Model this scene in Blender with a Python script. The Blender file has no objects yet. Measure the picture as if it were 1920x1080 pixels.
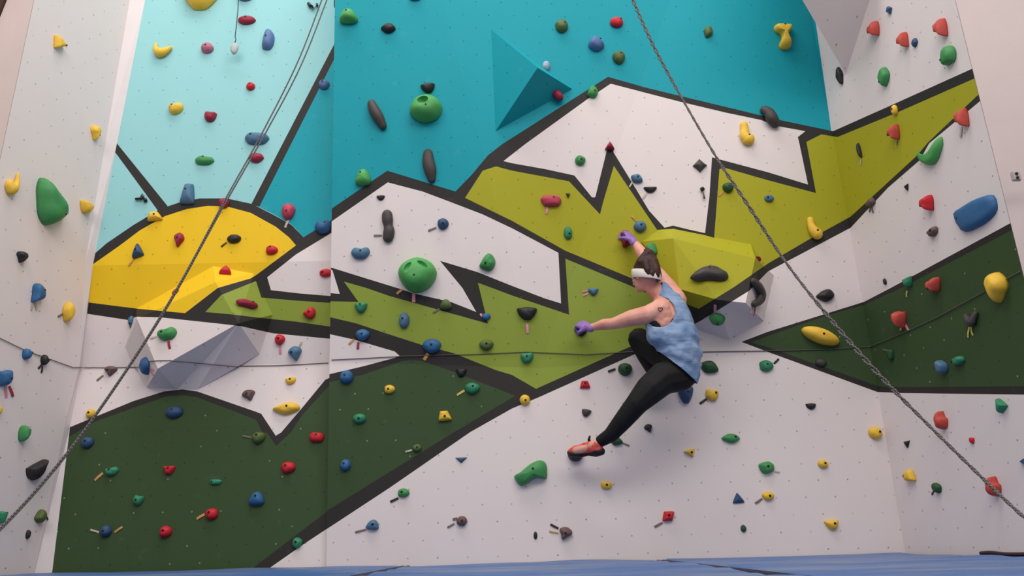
import bpy, bmesh, math, random
from mathutils import Vector, Matrix, noise
from mathutils.bvhtree import BVHTree
from mathutils.geometry import delaunay_2d_cdt
random.seed(7)
SC = bpy.context.scene
COL = SC.collection

# ------------------------------------------------------------------ camera
FPX, PITCH, ROLL = 1430.0, math.radians(18.45), math.radians(1.3)
CAM = Vector((0, -5.38, 0.127))
FW = Vector((0, math.cos(PITCH), math.sin(PITCH)))
_r0, _u0 = Vector((1, 0, 0)), Vector((0, -math.sin(PITCH), math.cos(PITCH)))
RT = _r0 * math.cos(ROLL) - _u0 * math.sin(ROLL)
UP = _u0 * math.cos(ROLL) + _r0 * math.sin(ROLL)
cd = bpy.data.cameras.new('camera')
cam = bpy.data.objects.new('camera', cd); COL.objects.link(cam)
cd.sensor_width = 36; cd.sensor_fit = 'HORIZONTAL'; cd.lens = FPX / 1920 * 36
cd.clip_start = 0.02; cd.clip_end = 60
cam.matrix_world = Matrix(((RT.x, UP.x, -FW.x, CAM.x), (RT.y, UP.y, -FW.y, CAM.y), (RT.z, UP.z, -FW.z, CAM.z), (0, 0, 0, 1)))
SC.camera = cam

# ------------------------------------------------------------------ light
SC.view_settings.view_transform = 'Standard'
SC.view_settings.look = 'None'
SC.view_settings.gamma = 1.0
SC.view_settings.use_curve_mapping = False
SC.view_settings.exposure = 0.0
w = bpy.data.worlds.new('gym_air'); SC.world = w; w.use_nodes = True
w.node_tree.nodes['Background'].inputs[0].default_value = (1.0, 0.93, 0.90, 1)
w.node_tree.nodes['Background'].inputs[1].default_value = 0.44

def area(name, loc, target, sx, sy, power, col):
    ld = bpy.data.lights.new(name, 'AREA'); ld.shape = 'RECTANGLE'; ld.size = sx; ld.size_y = sy
    ld.energy = power; ld.color = col
    o = bpy.data.objects.new(name, ld); COL.objects.link(o); o.location = loc
    o.rotation_euler = (Vector(target) - Vector(loc)).to_track_quat('-Z', 'Y').to_euler()
    return o
area('hall_ceiling_light', (0.3, -6.4, 6.4), (-0.2, 0.0, 3.2), 11.0, 2.6, 455, (1.0, 0.95, 0.92))
area('wall_washer_light', (-0.9, -2.4, 8.2), (-0.2, -0.2, 3.0), 6.5, 1.6, 250, (1.0, 0.965, 0.95))

# ------------------------------------------------------------------ helpers
def ray(px, py):
    return FW + RT * ((px - 960) / FPX) - UP * ((py - 540) / FPX)

def aty(px, py, y):
    """point seen at a pixel, on the upright plane at depth y"""
    d = ray(px, py)
    return CAM + d * ((y - CAM.y) / d.y)

def atplane(px, py, p, n):
    d = ray(px, py)
    return CAM + d * ((p - CAM).dot(n) / d.dot(n))

def proj(p):
    v = p - CAM
    z = v.dot(FW)
    return Vector((960 + FPX * v.dot(RT) / z, 540 - FPX * v.dot(UP) / z))

def obj(name, bm_or_me, mat=None, parent=None, smooth=False):
    if isinstance(bm_or_me, bmesh.types.BMesh):
        me = bpy.data.meshes.new(name); bm_or_me.to_mesh(me); bm_or_me.free()
    else:
        me = bm_or_me
    o = bpy.data.objects.new(name, me); COL.objects.link(o)
    if mat is not None:
        for m in (mat if isinstance(mat, list) else [mat]): me.materials.append(m)
    if parent is not None: o.parent = parent
    if smooth:
        for p in me.polygons: p.use_smooth = True
    return o

def tag(o, label=None, cat=None, group=None, kind=None):
    if label: o['label'] = label
    if cat: o['category'] = cat
    if group: o['group'] = group
    if kind: o['kind'] = kind
    return o

def empty(name, loc):
    o = bpy.data.objects.new(name, None); COL.objects.link(o); o.location = loc
    o.empty_display_size = 0.05
    return o

def srgb(r, g, b):
    f = lambda c: (c / 255 / 12.92) if c / 255 <= 0.04045 else ((c / 255 + 0.055) / 1.055) ** 2.4
    return (f(r), f(g), f(b), 1)

class NT:
    def __init__(s, name):
        s.m = bpy.data.materials.new(name); s.m.use_nodes = True
        s.t = s.m.node_tree; s.b = s.t.nodes['Principled BSDF']
    def n(s, typ, **kw):
        nd = s.t.nodes.new(typ)
        for k, v in kw.items(): setattr(nd, k, v)
        return nd
    def l(s, a, b): s.t.links.new(a, b)
    def math(s, op, a, b=None, c=None, clamp=False):
        nd = s.n('ShaderNodeMath', operation=op); nd.use_clamp = clamp
        for i, v in enumerate((a, b, c)):
            if v is None: continue
            if isinstance(v, (int, float)): nd.inputs[i].default_value = v
            else: s.l(v, nd.inputs[i])
        return nd.outputs[0]
    def mix(s, fac, a, b):
        nd = s.n('ShaderNodeMix', data_type='RGBA')
        for i, v in ((0, fac), (6, a), (7, b)):
            if isinstance(v, (int, float)): nd.inputs[i].default_value = v
            elif isinstance(v, tuple): nd.inputs[i].default_value = v
            else: s.l(v, nd.inputs[i])
        return nd.outputs[2]
    def noise(s, scale, detail=3, rough=0.6, coord='Object'):
        tc = s.n('ShaderNodeTexCoord'); nd = s.n('ShaderNodeTexNoise')
        nd.inputs['Scale'].default_value = scale; nd.inputs['Detail'].default_value = detail
        nd.inputs['Roughness'].default_value = rough
        s.l(tc.outputs[coord], nd.inputs['Vector'])
        return nd.outputs['Fac']
    def bump(s, h, strength, dist=0.01):
        nd = s.n('ShaderNodeBump'); nd.inputs['Strength'].default_value = strength
        nd.inputs['Distance'].default_value = dist
        s.l(h, nd.inputs['Height']); s.l(nd.outputs[0], s.b.inputs['Normal'])

def ramp(nt, fac, lo, hi):
    nd = nt.n('ShaderNodeMapRange'); nd.inputs[1].default_value = lo; nd.inputs[2].default_value = hi
    nt.l(fac, nd.inputs[0]); return nd.outputs[0]

def mat_plain(name, c, rough=0.6, var=0.12, scale=14, bump=0.0, bscale=60, spec=0.3):
    nt = NT(name)
    c2 = tuple(x * (1 - var) for x in c[:3]) + (1,)
    nt.l(nt.mix(ramp(nt, nt.noise(scale), 0.3, 0.7), c, c2), nt.b.inputs['Base Color'])
    nt.b.inputs['Roughness'].default_value = rough
    nt.b.inputs['Specular IOR Level'].default_value = spec
    if bump: nt.bump(nt.noise(bscale, 4), bump, 0.004)
    return nt.m

def mat_panel(name, c, hole, hole2=None, share=0.0, amount=0.62, rough=0.62):
    """painted plywood with its staggered grid of bolt holes; hole2 = chipped, pale holes"""
    nt = NT(name)
    uv = nt.n('ShaderNodeUVMap'); uv.uv_map = 'panel'
    sp = nt.n('ShaderNodeSeparateXYZ'); nt.l(uv.outputs[0], sp.inputs[0])
    U, V = sp.outputs[0], sp.outputs[1]
    PU, PV = 0.2, 0.1115
    row = nt.math('FLOOR', nt.math('DIVIDE', V, PV))
    odd = nt.math('FLOORED_MODULO', row, 2.0)
    us = nt.math('ADD', nt.math('DIVIDE', U, PU), nt.math('MULTIPLY', odd, 0.5))
    colm = nt.math('FLOOR', us)
    du = nt.math('MULTIPLY', nt.math('SUBTRACT', nt.math('FRACT', us), 0.5), PU)
    dv = nt.math('MULTIPLY', nt.math('SUBTRACT', nt.math('FRACT', nt.math('DIVIDE', V, PV)), 0.5), PV)
    dist = nt.math('SQRT', nt.math('ADD', nt.math('MULTIPLY', du, du), nt.math('MULTIPLY', dv, dv)))
    wn = nt.n('ShaderNodeTexWhiteNoise', noise_dimensions='2D')
    cb = nt.n('ShaderNodeCombineXYZ'); nt.l(colm, cb.inputs[0]); nt.l(row, cb.inputs[1]); nt.l(cb.outputs[0], wn.inputs['Vector'])
    mr = nt.n('ShaderNodeMapRange'); mr.inputs[1].default_value = 0.0040; mr.inputs[2].default_value = 0.0068
    mr.inputs[3].default_value = 1; mr.inputs[4].default_value = 0
    nt.l(dist, mr.inputs[0])
    fac = nt.math('MULTIPLY', mr.outputs[0], nt.math('MULTIPLY_ADD', wn.outputs['Value'], 0.5, amount - 0.35), clamp=True)
    hc = hole
    if hole2:
        hc = nt.mix(nt.math('LESS_THAN', wn.outputs['Value'], share), hole, hole2)
    n1 = ramp(nt, nt.noise(2.3, 4), 0.3, 0.75)
    base = nt.mix(nt.math('MULTIPLY', n1, 0.10), c, tuple(x * 0.72 for x in c[:3]) + (1,))
    n2 = ramp(nt, nt.noise(9, 5, 0.7), 0.62, 0.85)
    base = nt.mix(nt.math('MULTIPLY', n2, 0.06), base, (0.75, 0.72, 0.7, 1))
    nt.l(nt.mix(fac, base, hc), nt.b.inputs['Base Color'])
    nt.b.inputs['Roughness'].default_value = rough
    nt.b.inputs['Specular IOR Level'].default_value = 0.22
    nt.bump(nt.noise(140, 3), 0.12, 0.003)
    return nt.m

DK = srgb(70, 66, 68)
P = {
 'white': mat_panel('white_panel_paint', srgb(224, 213, 210), srgb(112, 104, 104)),
 'ltteal': mat_panel('light_blue_panel_paint', srgb(144, 199, 201), srgb(72, 110, 120)),
 'teal': mat_panel('teal_panel_paint', srgb(12, 150, 163), srgb(12, 70, 80)),
 'yellow': mat_panel('yellow_panel_paint', srgb(232, 190, 30), srgb(130, 100, 20)),
 'lime': mat_panel('lime_panel_paint', srgb(164, 160, 34), srgb(90, 84, 20)),
 'limegreen': mat_panel('leaf_green_panel_paint', srgb(136, 152, 58), srgb(66, 76, 24)),
 'dkgreen': mat_panel('dark_green_panel_paint', srgb(55, 76, 44), srgb(26, 32, 20), srgb(190, 195, 175), 0.34),
 'black': mat_panel('black_outline_paint', srgb(46, 43, 41), srgb(30, 28, 28), srgb(110, 105, 100), 0.15),
}
PORDER = list(P); PIDX = {k: i for i, k in enumerate(PORDER)}
PMATS = [P[k] for k in PORDER]
# ------------------------------------------------------------------ the painted mural: areas of colour, later ones over earlier ones
ARC_O = [(177,476),(200,456),(250,422),(295,395),(314,387),(335,380),(375,372),(425,372),(471,382),(486,389),(517,405),(547,422),(569,445)]
MURAL_L = [
 ('teal', [(626,112),(486,388),(517,404),(547,421),(569,445),(624,411),(680,376),(680,20)]),
 ('white', [(150,580),(161,584),(240,592),(300,590),(412,603),(480,618),(512,625),(617,635),(680,643),(680,1130),(60,1130),(90,1000)]),
 ('black', ARC_O + [(624,411),(680,376),(680,643),(617,635),(512,625),(480,618),(454,612),(412,607),(300,595),(255,594),(240,600),(161,588),(140,585),(140,500)]),
 ('yellow', [(160,504),(175,495),(225,460),(262,432),(310,405),(350,392),(390,386),(425,387),(470,399),(517,425),(542,445),(555,460),(480,516),(470,522),(408,540),(347,587),(260,579),(165,567),(140,563)]),
 ('limegreen', [(385,585),(415,553),(445,541),(480,527),(490,558),(560,564),(620,568),(680,571),(680,620),(617,612),(555,603),(480,595),(440,590)]),
 ('white', [(680,400),(621,437),(555,477),(501,520),(508,544),(560,550),(620,555),(680,559)]),
 ('black', [(215,262),(221,271),(314,386),(310,400),(296,395),(217,287),(200,270)]),
 ('black', [(680,-5),(626,84),(471,383),(486,388),(626,112),(680,20)]),
 ('black', [(626,-30),(640,-30),(640,20),(626,14)]),
 ('black', [(110,808),(131,801),(250,752),(307,734),(342,730),(370,734),(480,772),(490,776),(517,817),(527,811),(562,770),(610,712),(619,708),(680,678),(680,1130),(60,1130)]),
 ('dkgreen', [(110,828),(131,818),(180,790),(258,762),(312,743),(345,741),(370,745),(480,787),(492,810),(501,812),(518,836),(545,811),(567,778),(618,722),(680,690),(680,1130),(60,1130)]),
 ('black', [(478,1062),(612,960),(680,910),(680,1130),(400,1130)]),
 ('white', [(507,1064),(567,1022),(680,947),(680,1130),(420,1130)]),
]
MURAL_C = [
 ('white', [(1455,-420),(1516,0),(1530,46),(1559,246),(1632,652),(1712,1130),(2300,1130),(2300,-420)]),
 ('white', [(500,1130),(507,1064),(567,1022),(730,915),(882,810),(960,766),(1010,745),(1195,662),(1313,602),(1405,545),(1440,509),(1595,427),(1665,352),(1725,300),(1742,269),(1842,186),(2300,-180),(2300,1130)]),
 ('black', [(590,411),(622,391),(726,320),(854,359),(885,327),(915,291),(942,270),(1140,144),(1210,164),(1280,181),(1417,214),(1462,225),(1562,246),(1665,200),(1829,126),(1900,95),(1900,140),(1842,186),(1742,269),(1725,300),(1665,352),(1595,427),(1440,509),(1405,545),(1313,602),(1195,662),(1010,745),(960,766),(882,810),(730,915),(567,1022),(507,1064),(420,1130),(380,1130),(480,1062),(590,975)]),
 ('white', [(605,424),(622,415),(727,342),(792,359),(840,377),(905,402),(960,428),(1047,474),(1052,569),(1020,559),(960,536),(895,510),(825,489),(867,540),(893,585),(845,566),(775,550),(745,540),(680,520),(622,502),(605,497)]),
 ('white', [(612,505),(623,506),(630,528),(637,551),(612,549)]),
 ('white', [(600,622),(620,627),(665,637),(740,659),(749,667),(740,671),(680,687),(620,701),(600,706)]),
 ('white', [(944,302),(985,270),(1100,187),(1145,157),(1272,190),(1360,211),(1427,225),(1455,236),(1510,246),(1496,257),(1499,270),(1515,346),(1440,323),(1350,299),(1335,295),(1330,370),(1322,437),(1290,430),(1262,423),(1246,427),(1217,395),(1185,342),(1150,285),(1143,264),(1137,285),(1116,370),(1110,370),(1077,329),(1022,317),(960,306)]),
 ('lime', [(872,371),(905,320),(930,312),(960,320),(1067,340),(1125,402),(1132,375),(1151,311),(1232,431),(1262,429),(1322,441),(1339,446),(1349,317),(1360,315),(1440,338),(1530,362),(1512,266),(1540,252),(1570,257),(1680,212),(1832,145),(1880,125),(1880,150),(1840,172),(1740,267),(1719,292),(1645,360),(1595,406),(1515,450),(1440,494),(1375,539),(1310,579),(1250,556),(1185,522),(1060,470),(960,414)]),
 ('limegreen', [(590,564),(620,565),(672,566),(645,528),(687,540),(730,555),(780,569),(915,607),(896,530),(960,554),(1067,590),(1060,485),(1185,537),(1290,585),(1240,625),(1177,652),(1005,729),(960,703),(930,694),(850,662),(792,647),(730,627),(667,606),(620,595),(590,588)]),
 ('dkgreen', [(590,722),(620,716),(680,703),(755,677),(772,675),(792,677),(855,699),(966,742),(852,810),(612,958),(590,975)]),
 ('black', [(1390,641),(1440,622),(1620,566),(1670,540),(1897,417),(2300,180),(2300,750),(1920,740),(1690,737),(1645,735),(1440,660)]),
 ('dkgreen', [(1408,642),(1440,630),(1555,590),(1622,571),(1690,540),(1900,430),(2300,210),(2300,724),(1920,724),(1677,726),(1647,724),(1440,651)]),
]

def inside(pt, poly):
    x, y = pt; c = False; j = len(poly) - 1
    for i in range(len(poly)):
        xi, yi = poly[i]; xj, yj = poly[j]
        if (yi > y) != (yj > y) and x < (xj - xi) * (y - yi) / (yj - yi) + xi: c = not c
        j = i
    return c

def bary(p, a, b, c):
    d = (b.y - c.y) * (a.x - c.x) + (c.x - b.x) * (a.y - c.y)
    if abs(d) < 1e-9: return None
    u = ((b.y - c.y) * (p.x - c.x) + (c.x - b.x) * (p.y - c.y)) / d
    v = ((c.y - a.y) * (p.x - c.x) + (a.x - c.x) * (p.y - c.y)) / d
    return u, v, 1 - u - v

def painted(tris, mural, base, uvfun=None):
    """cut flat facets (3D triangles) along the mural's outlines; returns {key: bmesh} per facet key"""
    verts, edges = [], []
    def add(loop):
        k = len(verts); verts.extend(Vector(p) for p in loop); n = len(loop)
        edges.extend((k + i, k + (i + 1) % n) for i in range(n))
    p2 = []
    for key, tri in tris:
        q = [proj(v) for v in tri]; p2.append(q); add([(v.x, v.y) for v in q])
    xs = [v.x for q in p2 for v in q]; ys = [v.y for q in p2 for v in q]
    bx = (min(xs), max(xs), min(ys), max(ys))
    for _, poly in mural:
        if max(p[0] for p in poly) < bx[0] or min(p[0] for p in poly) > bx[1] or max(p[1] for p in poly) < bx[2] or min(p[1] for p in poly) > bx[3]: continue
        add(poly)
    vo, eo, fo, *_ = delaunay_2d_cdt(verts, edges, [], 0, 1e-4)
    out, vmap = {}, {}
    for f in fo:
        if len(f) < 3: continue
        c = Vector((sum(vo[i].x for i in f) / len(f), sum(vo[i].y for i in f) / len(f)))
        hit = None
        for (key, tri), q in zip(tris, p2):
            b = bary(c, *q)
            if b and min(b) > -1e-6: hit = (key, tri); break
        if not hit: continue
        key, tri = hit
        n = (tri[1] - tri[0]).cross(tri[2] - tri[0]).normalized()
        if n.dot(CAM - tri[0]) < 0: n = -n
        colr = base
        for name, poly in mural:
            if inside(c, poly): colr = name
        bm = out.get(key)
        if bm is None:
            bm = out[key] = bmesh.new(); bm.loops.layers.uv.new('panel')
        vs = []
        for i in f:
            kk = (key, i)
            p = atplane(vo[i].x, vo[i].y, tri[0], n)
            if kk not in vmap: vmap[kk] = bm.verts.new(p)
            vs.append(vmap[kk])
        try: face = bm.faces.new(vs)
        except ValueError: continue
        face.normal_update()
        if face.normal.dot(n) < 0: face.normal_flip()
        face.material_index = PIDX[colr]
        ul = bm.loops.layers.uv['panel']
        for lp in face.loops:
            co = lp.vert.co
            lp[ul].uv = uvfun(key, co) if uvfun else (co.x, co.z)
    return out

# ------------------------------------------------------------------ left part of the back wall (set back behind the centre part)
LROWS = [(330,-330,.04),(272,0,.04),(219,270,.04),(174,498,.04),(152,690,.16),(131,803,.11),(92,1120,.02)]
LCOR = [aty(*p) for p in LROWS]
LSEA = [aty(672, p[1] - (10 if 0 < p[1] < 1000 else 0), p[2]) for p in LROWS]
tl = []
for i in range(len(LROWS) - 1):
    tl += [('l', (LCOR[i], LSEA[i], LSEA[i+1])), ('l', (LCOR[i], LSEA[i+1], LCOR[i+1]))]
OFF_U, OFF_V = 0.035, 0.015
bmL = painted(tl, MURAL_L, 'ltteal', lambda k, c: (c.x + OFF_U, c.z + OFF_V))['l']
wall_bl = tag(obj('wall_back_left', bmL, PMATS), kind='structure')

# ------------------------------------------------------------------ centre part (leaning out above hip height) and right side panel
def plane3(a, b, c):
    n = (b - a).cross(c - a).normalized(); return a, n
J, A, KJ = aty(618,678,0), aty(1010,690,0), aty(1632,652,0)
S0 = aty(628,0,-.42)
LF0 = atplane(830,0,*plane3(J,S0,A))
RF0 = aty(1257,0,-.30)
K0 = atplane(1516,0,*plane3(A,RF0,KJ))
ext = lambda a, b, k=1.30: a + (b - a) * k
SX, LFX, RFX, KX = ext(J,S0), ext(A,LF0), ext(A,RF0), ext(KJ,K0)
SB, AB, KB = aty(611,1120,0), aty(1010,1120,0), aty(1711,1120,0)
WD = Vector((.15,-.989,0)).normalized()
pu, nu = KJ, (K0 - KJ).cross(WD).normalized()
pl, nl = KJ, (KB - KJ).cross(WD).normalized()
ex = lambda y: 863 + 992 * ((y + 3747) / 4007)
E0, EX, EB = atplane(ex(0),0,pu,nu), atplane(ex(-330),-330,pu,nu), atplane(ex(1120),1120,pl,nl)
lo, hi = 0.2, 2.6
for _ in range(40):
    mid = (lo + hi) / 2; q = proj(KJ + WD * mid)
    if q.x < ex(q.y): lo = mid
    else: hi = mid
EJ = KJ + WD * lo
tc = [('c',t) for t in [(J,S0,LF0),(J,LF0,A),(S0,SX,LFX),(S0,LFX,LF0),(A,LF0,RF0),(LF0,LFX,RFX),(LF0,RFX,RF0),
      (A,RF0,K0),(A,K0,KJ),(RF0,RFX,KX),(RF0,KX,K0),(J,A,AB),(J,AB,SB),(A,KJ,KB),(A,KB,AB)]]
tw = [('r',t) for t in [(KJ,K0,E0),(KJ,E0,EJ),(K0,KX,EX),(K0,EX,E0),(KJ,EJ,EB),(KJ,EB,KB)]]
def uvc(k, c):
    return (c.x + OFF_U, c.z + OFF_V) if k == 'c' else ((c - KJ).dot(WD) + 0.05, c.z + OFF_V)
outc = painted(tc + tw, MURAL_C, 'teal', uvc)
# the free edge of the centre part, where it stands in front of the left part
def edge_strip(bm, pts, dv, mi, uvl):
    prev = None
    for p in pts:
        cur = (bm.verts.new(p), bm.verts.new(p + dv))
        if prev:
            f = bm.faces.new((prev[0], prev[1], cur[1], cur[0])); f.material_index = mi
        prev = cur
edge_strip(outc['c'], [SX, S0], Vector((0,.9,0)), PIDX['teal'], None)
edge_strip(outc['c'], [S0, J, SB], Vector((0,.6,0)), PIDX['white'], None)
wall_bc = tag(obj('wall_back', outc['c'], PMATS), kind='structure')
wall_r = tag(obj('wall_right', outc['r'], PMATS), kind='structure')

# ------------------------------------------------------------------ left side panel with its bevelled corner
LD = Vector((-.17,-.985,0)).normalized()
bev = [p + Vector((-.030,-.055,0)) for p in LCOR]
pw = bev[3]; nw = LD.cross(Vector((0,0,1))).normalized()
lx = lambda y: 863 - 831 * ((y + 3747) / 3897)
lout = [atplane(lx(r[1]), r[1], pw, nw) for r in LROWS]
# inner edge of the panel brought onto one flat plane
binn = [p - nw * (p - pw).dot(nw) for p in bev]
def strip_mesh(a, b, uv):
    bm = bmesh.new(); ul = bm.loops.layers.uv.new('panel')
    va = [bm.verts.new(p) for p in a]; vb = [bm.verts.new(p) for p in b]
    for i in range(len(a) - 1):
        f = bm.faces.new((va[i], va[i+1], vb[i+1], vb[i])); f.normal_update()
        if f.normal.dot(CAM - f.calc_center_median()) < 0: f.normal_flip()
        for lp in f.loops: lp[ul].uv = uv(lp.vert.co)
    return bm
wall_l = tag(obj('wall_left', strip_mesh(binn, lout, lambda c: ((c - pw).dot(LD) + .06, c.z + OFF_V)), P['white']), kind='structure')
M_TRIM = mat_plain('white_corner_trim', srgb(216, 207, 206), 0.6, 0.05, 5)
bmt = strip_mesh(LCOR, binn, lambda c: (0, 0))
tag(obj('trim_1', bmt, M_TRIM), kind='structure')

# ------------------------------------------------------------------ plain hall walls past the side panels
M_PL = mat_plain('hall_plaster', srgb(204, 186, 180), 0.8, 0.06, 3, 0.1, 90)
M_PR = mat_plain('hall_plaster_light', srgb(208, 193, 190), 0.8, 0.06, 3, 0.1, 90)
def slab(name, pts, th, m):
    bm = bmesh.new()
    n = (pts[1] - pts[0]).cross(pts[2] - pts[0]).normalized()
    if n.dot(CAM - pts[0]) < 0: n = -n
    f = [bm.verts.new(p) for p in pts]; b = [bm.verts.new(p - n * th) for p in pts]
    bm.faces.new(f); bm.faces.new(b[::-1])
    for i in range(len(pts)):
        j = (i + 1) % len(pts); bm.faces.new((f[i], b[i], b[j], f[j]))
    bmesh.ops.recalc_face_normals(bm, faces=bm.faces)
    return obj(name, bm, m)
def ribbon(name, a, b, th, m):
    """wall between two vertical edges given as point rows, with thickness away from the room"""
    bm = bmesh.new(); back = Vector((0, th, 0))
    rows = [[bm.verts.new(p) for p in (x, y, y + back, x + back)] for x, y in zip(a, b)]
    for r0, r1 in zip(rows, rows[1:]):
        for k in range(4): bm.faces.new((r0[k], r0[(k+1) % 4], r1[(k+1) % 4], r1[k]))
    bm.faces.new(rows[0]); bm.faces.new(rows[-1][::-1])
    bmesh.ops.recalc_face_normals(bm, faces=bm.faces)
    return obj(name, bm, m)
ll = [p + Vector((-.003, 0, 0)) for p in lout]
far = []
for p in ll:
    qx = aty(5, 20, p.y).x + (proj(p).y - 20) * -.00062
    far.append(Vector((qx, p.y, p.z)))
tag(ribbon('wall_front_left', ll, far, .08, M_PL), kind='structure')
M_WOOD = mat_plain('dark_brown_post', srgb(74, 44, 36), 0.6, 0.3, 12)
tag(ribbon('trim_2', [p + Vector((-.004,-.02,0)) for p in far], [p + Vector((-.45,-.02,0)) for p in far], .1, M_WOOD), kind='structure')
er = [p + Vector((.003, 0, 0)) for p in (EX, E0, EJ, EB)]
tag(ribbon('wall_front_right', er, [p + Vector((2.6,-.25,0)) for p in er], .08, M_PR), kind='structure')

# ------------------------------------------------------------------ tree for finding the surface behind a pixel
SURF_V, SURF_F = [], []
def add_surface(o):
    k = len(SURF_V); mw = o.matrix_world
    SURF_V.extend(mw @ v.co for v in o.data.vertices)
    SURF_F.extend([k + i for i in p.vertices] for p in o.data.polygons)
for o in (wall_bl, wall_bc, wall_r, wall_l): add_surface(o)
TREE = BVHTree.FromPolygons(SURF_V, SURF_F)
def hitpx(px, py):
    d = ray(px, py).normalized()
    loc, n, i, ds = TREE.ray_cast(CAM, d)
    if loc is None: return None
    if n.dot(d) > 0: n = -n
    return loc, n

# ------------------------------------------------------------------ wooden climbing volumes
def volume(label, wall_pts, out_pts, faces, mural, base, keep=None):
    V = {}
    nrm = hitpx(*keep)[1] if keep else None
    for k, (x, y) in wall_pts.items(): V[k] = hitpx(x, y)[0]
    for k, (x, y, d) in out_pts.items():
        h, n = hitpx(*keep) if keep else hitpx(x, y)
        V[k] = atplane(x, y, h + n * d, n)
    tris = []
    for f in faces:
        for i in range(1, len(f) - 1):
            tris.append((('v', len(tris)), (V[f[0]], V[f[i]], V[f[i+1]])))
    bms = painted(tris, mural, base)
    bm = bmesh.new(); bm.loops.layers.uv.new('panel'); 
    me0 = bpy.data.meshes.new('tmp')
    for b in bms.values():
        b.to_mesh(me0); bm.from_mesh(me0); b.free()
    bmesh.ops.remove_doubles(bm, verts=bm.verts, dist=2e-4)
    o = obj('climbing_volume', bm, PMATS)
    tag(o, label, 'climbing volume', 'wooden climbing volumes')
    return o
VOLS = []
VOLS.append(volume('big faceted wooden volume under the yellow sun, painted yellow, green and white',
  dict(P1=(400,499), P2=(475,513), P3=(511,590), P4=(487,664), P5=(370,731), P5b=(332,731), P6=(275,727), P7=(235,650), P8=(255,579)),
  dict(Q1=(404,529,.20), Q2=(257,598,.16), Q3=(447,606,.28), Q4=(296,691,.26)),
  [('P1','P8','Q2','Q1'), ('P1','Q1','P2'), ('P2','Q1','Q3','P3'), ('P3','Q3','P4'), ('Q1','Q2','Q4','Q3'), ('Q3','Q4','P5b','P5','P4'), ('Q4','P6','P5b'), ('Q2','P7','P6','Q4'), ('P8','P7','Q2')],
  MURAL_L, 'ltteal'))
VOLS.append(volume('large lime and white faceted volume beside the climber under the white mountain',
  dict(W1=(1202,453), W2=(1236,431), W3=(1265,428), W3b=(1339,445), W4=(1408,458), W5=(1434,499), W6=(1451,516), W7=(1432,602), W8=(1368,638), W9=(1303,616), W10=(1262,560), W11=(1238,500)),
  dict(F1=(1262,447,.22), F2=(1416,484,.22), F3=(1398,568,.34), F4=(1345,562,.34), F5=(1274,542,.26)),
  [('F1','W1','W2','W3'), ('F1','W3','W3b','W4','F2'), ('W1','F1','F5','W11'), ('W11','F5','W10'), ('F1','F2','F3','F4','F5'), ('F5','F4','W9','W10'), ('F4','F3','W7','W8','W9'), ('W4','W5','F2'), ('F2','W5','W6','W7','F3')],
  MURAL_C, 'lime', keep=(1330,520)))
VOLS.append(volume('teal pyramid volume on the teal upper wall',
  dict(T1=(921,55), R=(1073,167), B=(929,246)), dict(A=(1008,127,.30)),
  [('T1','A','R'), ('T1','B','A'), ('A','B','R')], [], 'teal', keep=(960,150)))
# pointed volume over the corner at the top right
def corner_volume():
    B = hitpx(1586,139)[0]; R1 = hitpx(1650,-60)[0]; R2 = hitpx(1665,-170)[0]
    L = aty(1468,-62, hitpx(1440,-40)[0].y - .75)
    L2 = L + Vector((0,.05,.9))
    C1 = hitpx(1534,70)[0] if False else K0 + (K0-KJ)*.1
    bm = bmesh.new(); ul = bm.loops.layers.uv.new('panel')
    v = [bm.verts.new(p) for p in (B, R1, R2 , L, L2, C1 + (KX-K0)*.9)]
    for f in ((0,3,1),(1,3,4,2),(0,5,4,3),(2,4,5)):
        fc = bm.faces.new([v[i] for i in f])
        for lp in fc.loops: lp[ul].uv = (lp.vert.co.x, lp.vert.co.z)
    bmesh.ops.recalc_face_normals(bm, faces=bm.faces)
    o = obj('climbing_volume', bm, [P['white']])
    return tag(o, 'white pointed volume hanging down over the corner at the top right', 'climbing volume', 'wooden climbing volumes')
VOLS.append(corner_volume())
for o in VOLS: add_surface(o)
TREE = BVHTree.FromPolygons(SURF_V, SURF_F)
# ------------------------------------------------------------------ floor and padded mats
tag(slab('floor', [Vector((-7,-9,-.22)), Vector((7,-9,-.22)), Vector((7,1.2,-.22)), Vector((-7,1.2,-.22))], .1, mat_plain('grey_floor', srgb(120,116,114), .8)), kind='structure')

def mat_vinyl():
    nt = NT('blue_vinyl')
    tc = nt.n('ShaderNodeTexCoord'); mp = nt.n('ShaderNodeMapping'); mp.inputs['Scale'].default_value = (.5, 2.2, 1)
    nt.l(tc.outputs['Object'], mp.inputs[0])
    ns = nt.n('ShaderNodeTexNoise'); ns.inputs['Scale'].default_value = 2.2; ns.inputs['Detail'].default_value = 6; ns.inputs['Roughness'].default_value = .65
    nt.l(mp.outputs[0], ns.inputs['Vector'])
    f = ramp(nt, ns.outputs['Fac'], .42, .68)
    nt.l(nt.mix(f, srgb(50,98,160), srgb(112,124,154)), nt.b.inputs['Base Color'])
    nt.b.inputs['Roughness'].default_value = .45
    nt.bump(ns.outputs['Fac'], .35, .03)
    return nt.m
M_VINYL = mat_vinyl()
M_SEAM = mat_plain('dark_blue_piping', srgb(24,34,58), .5)

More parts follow.
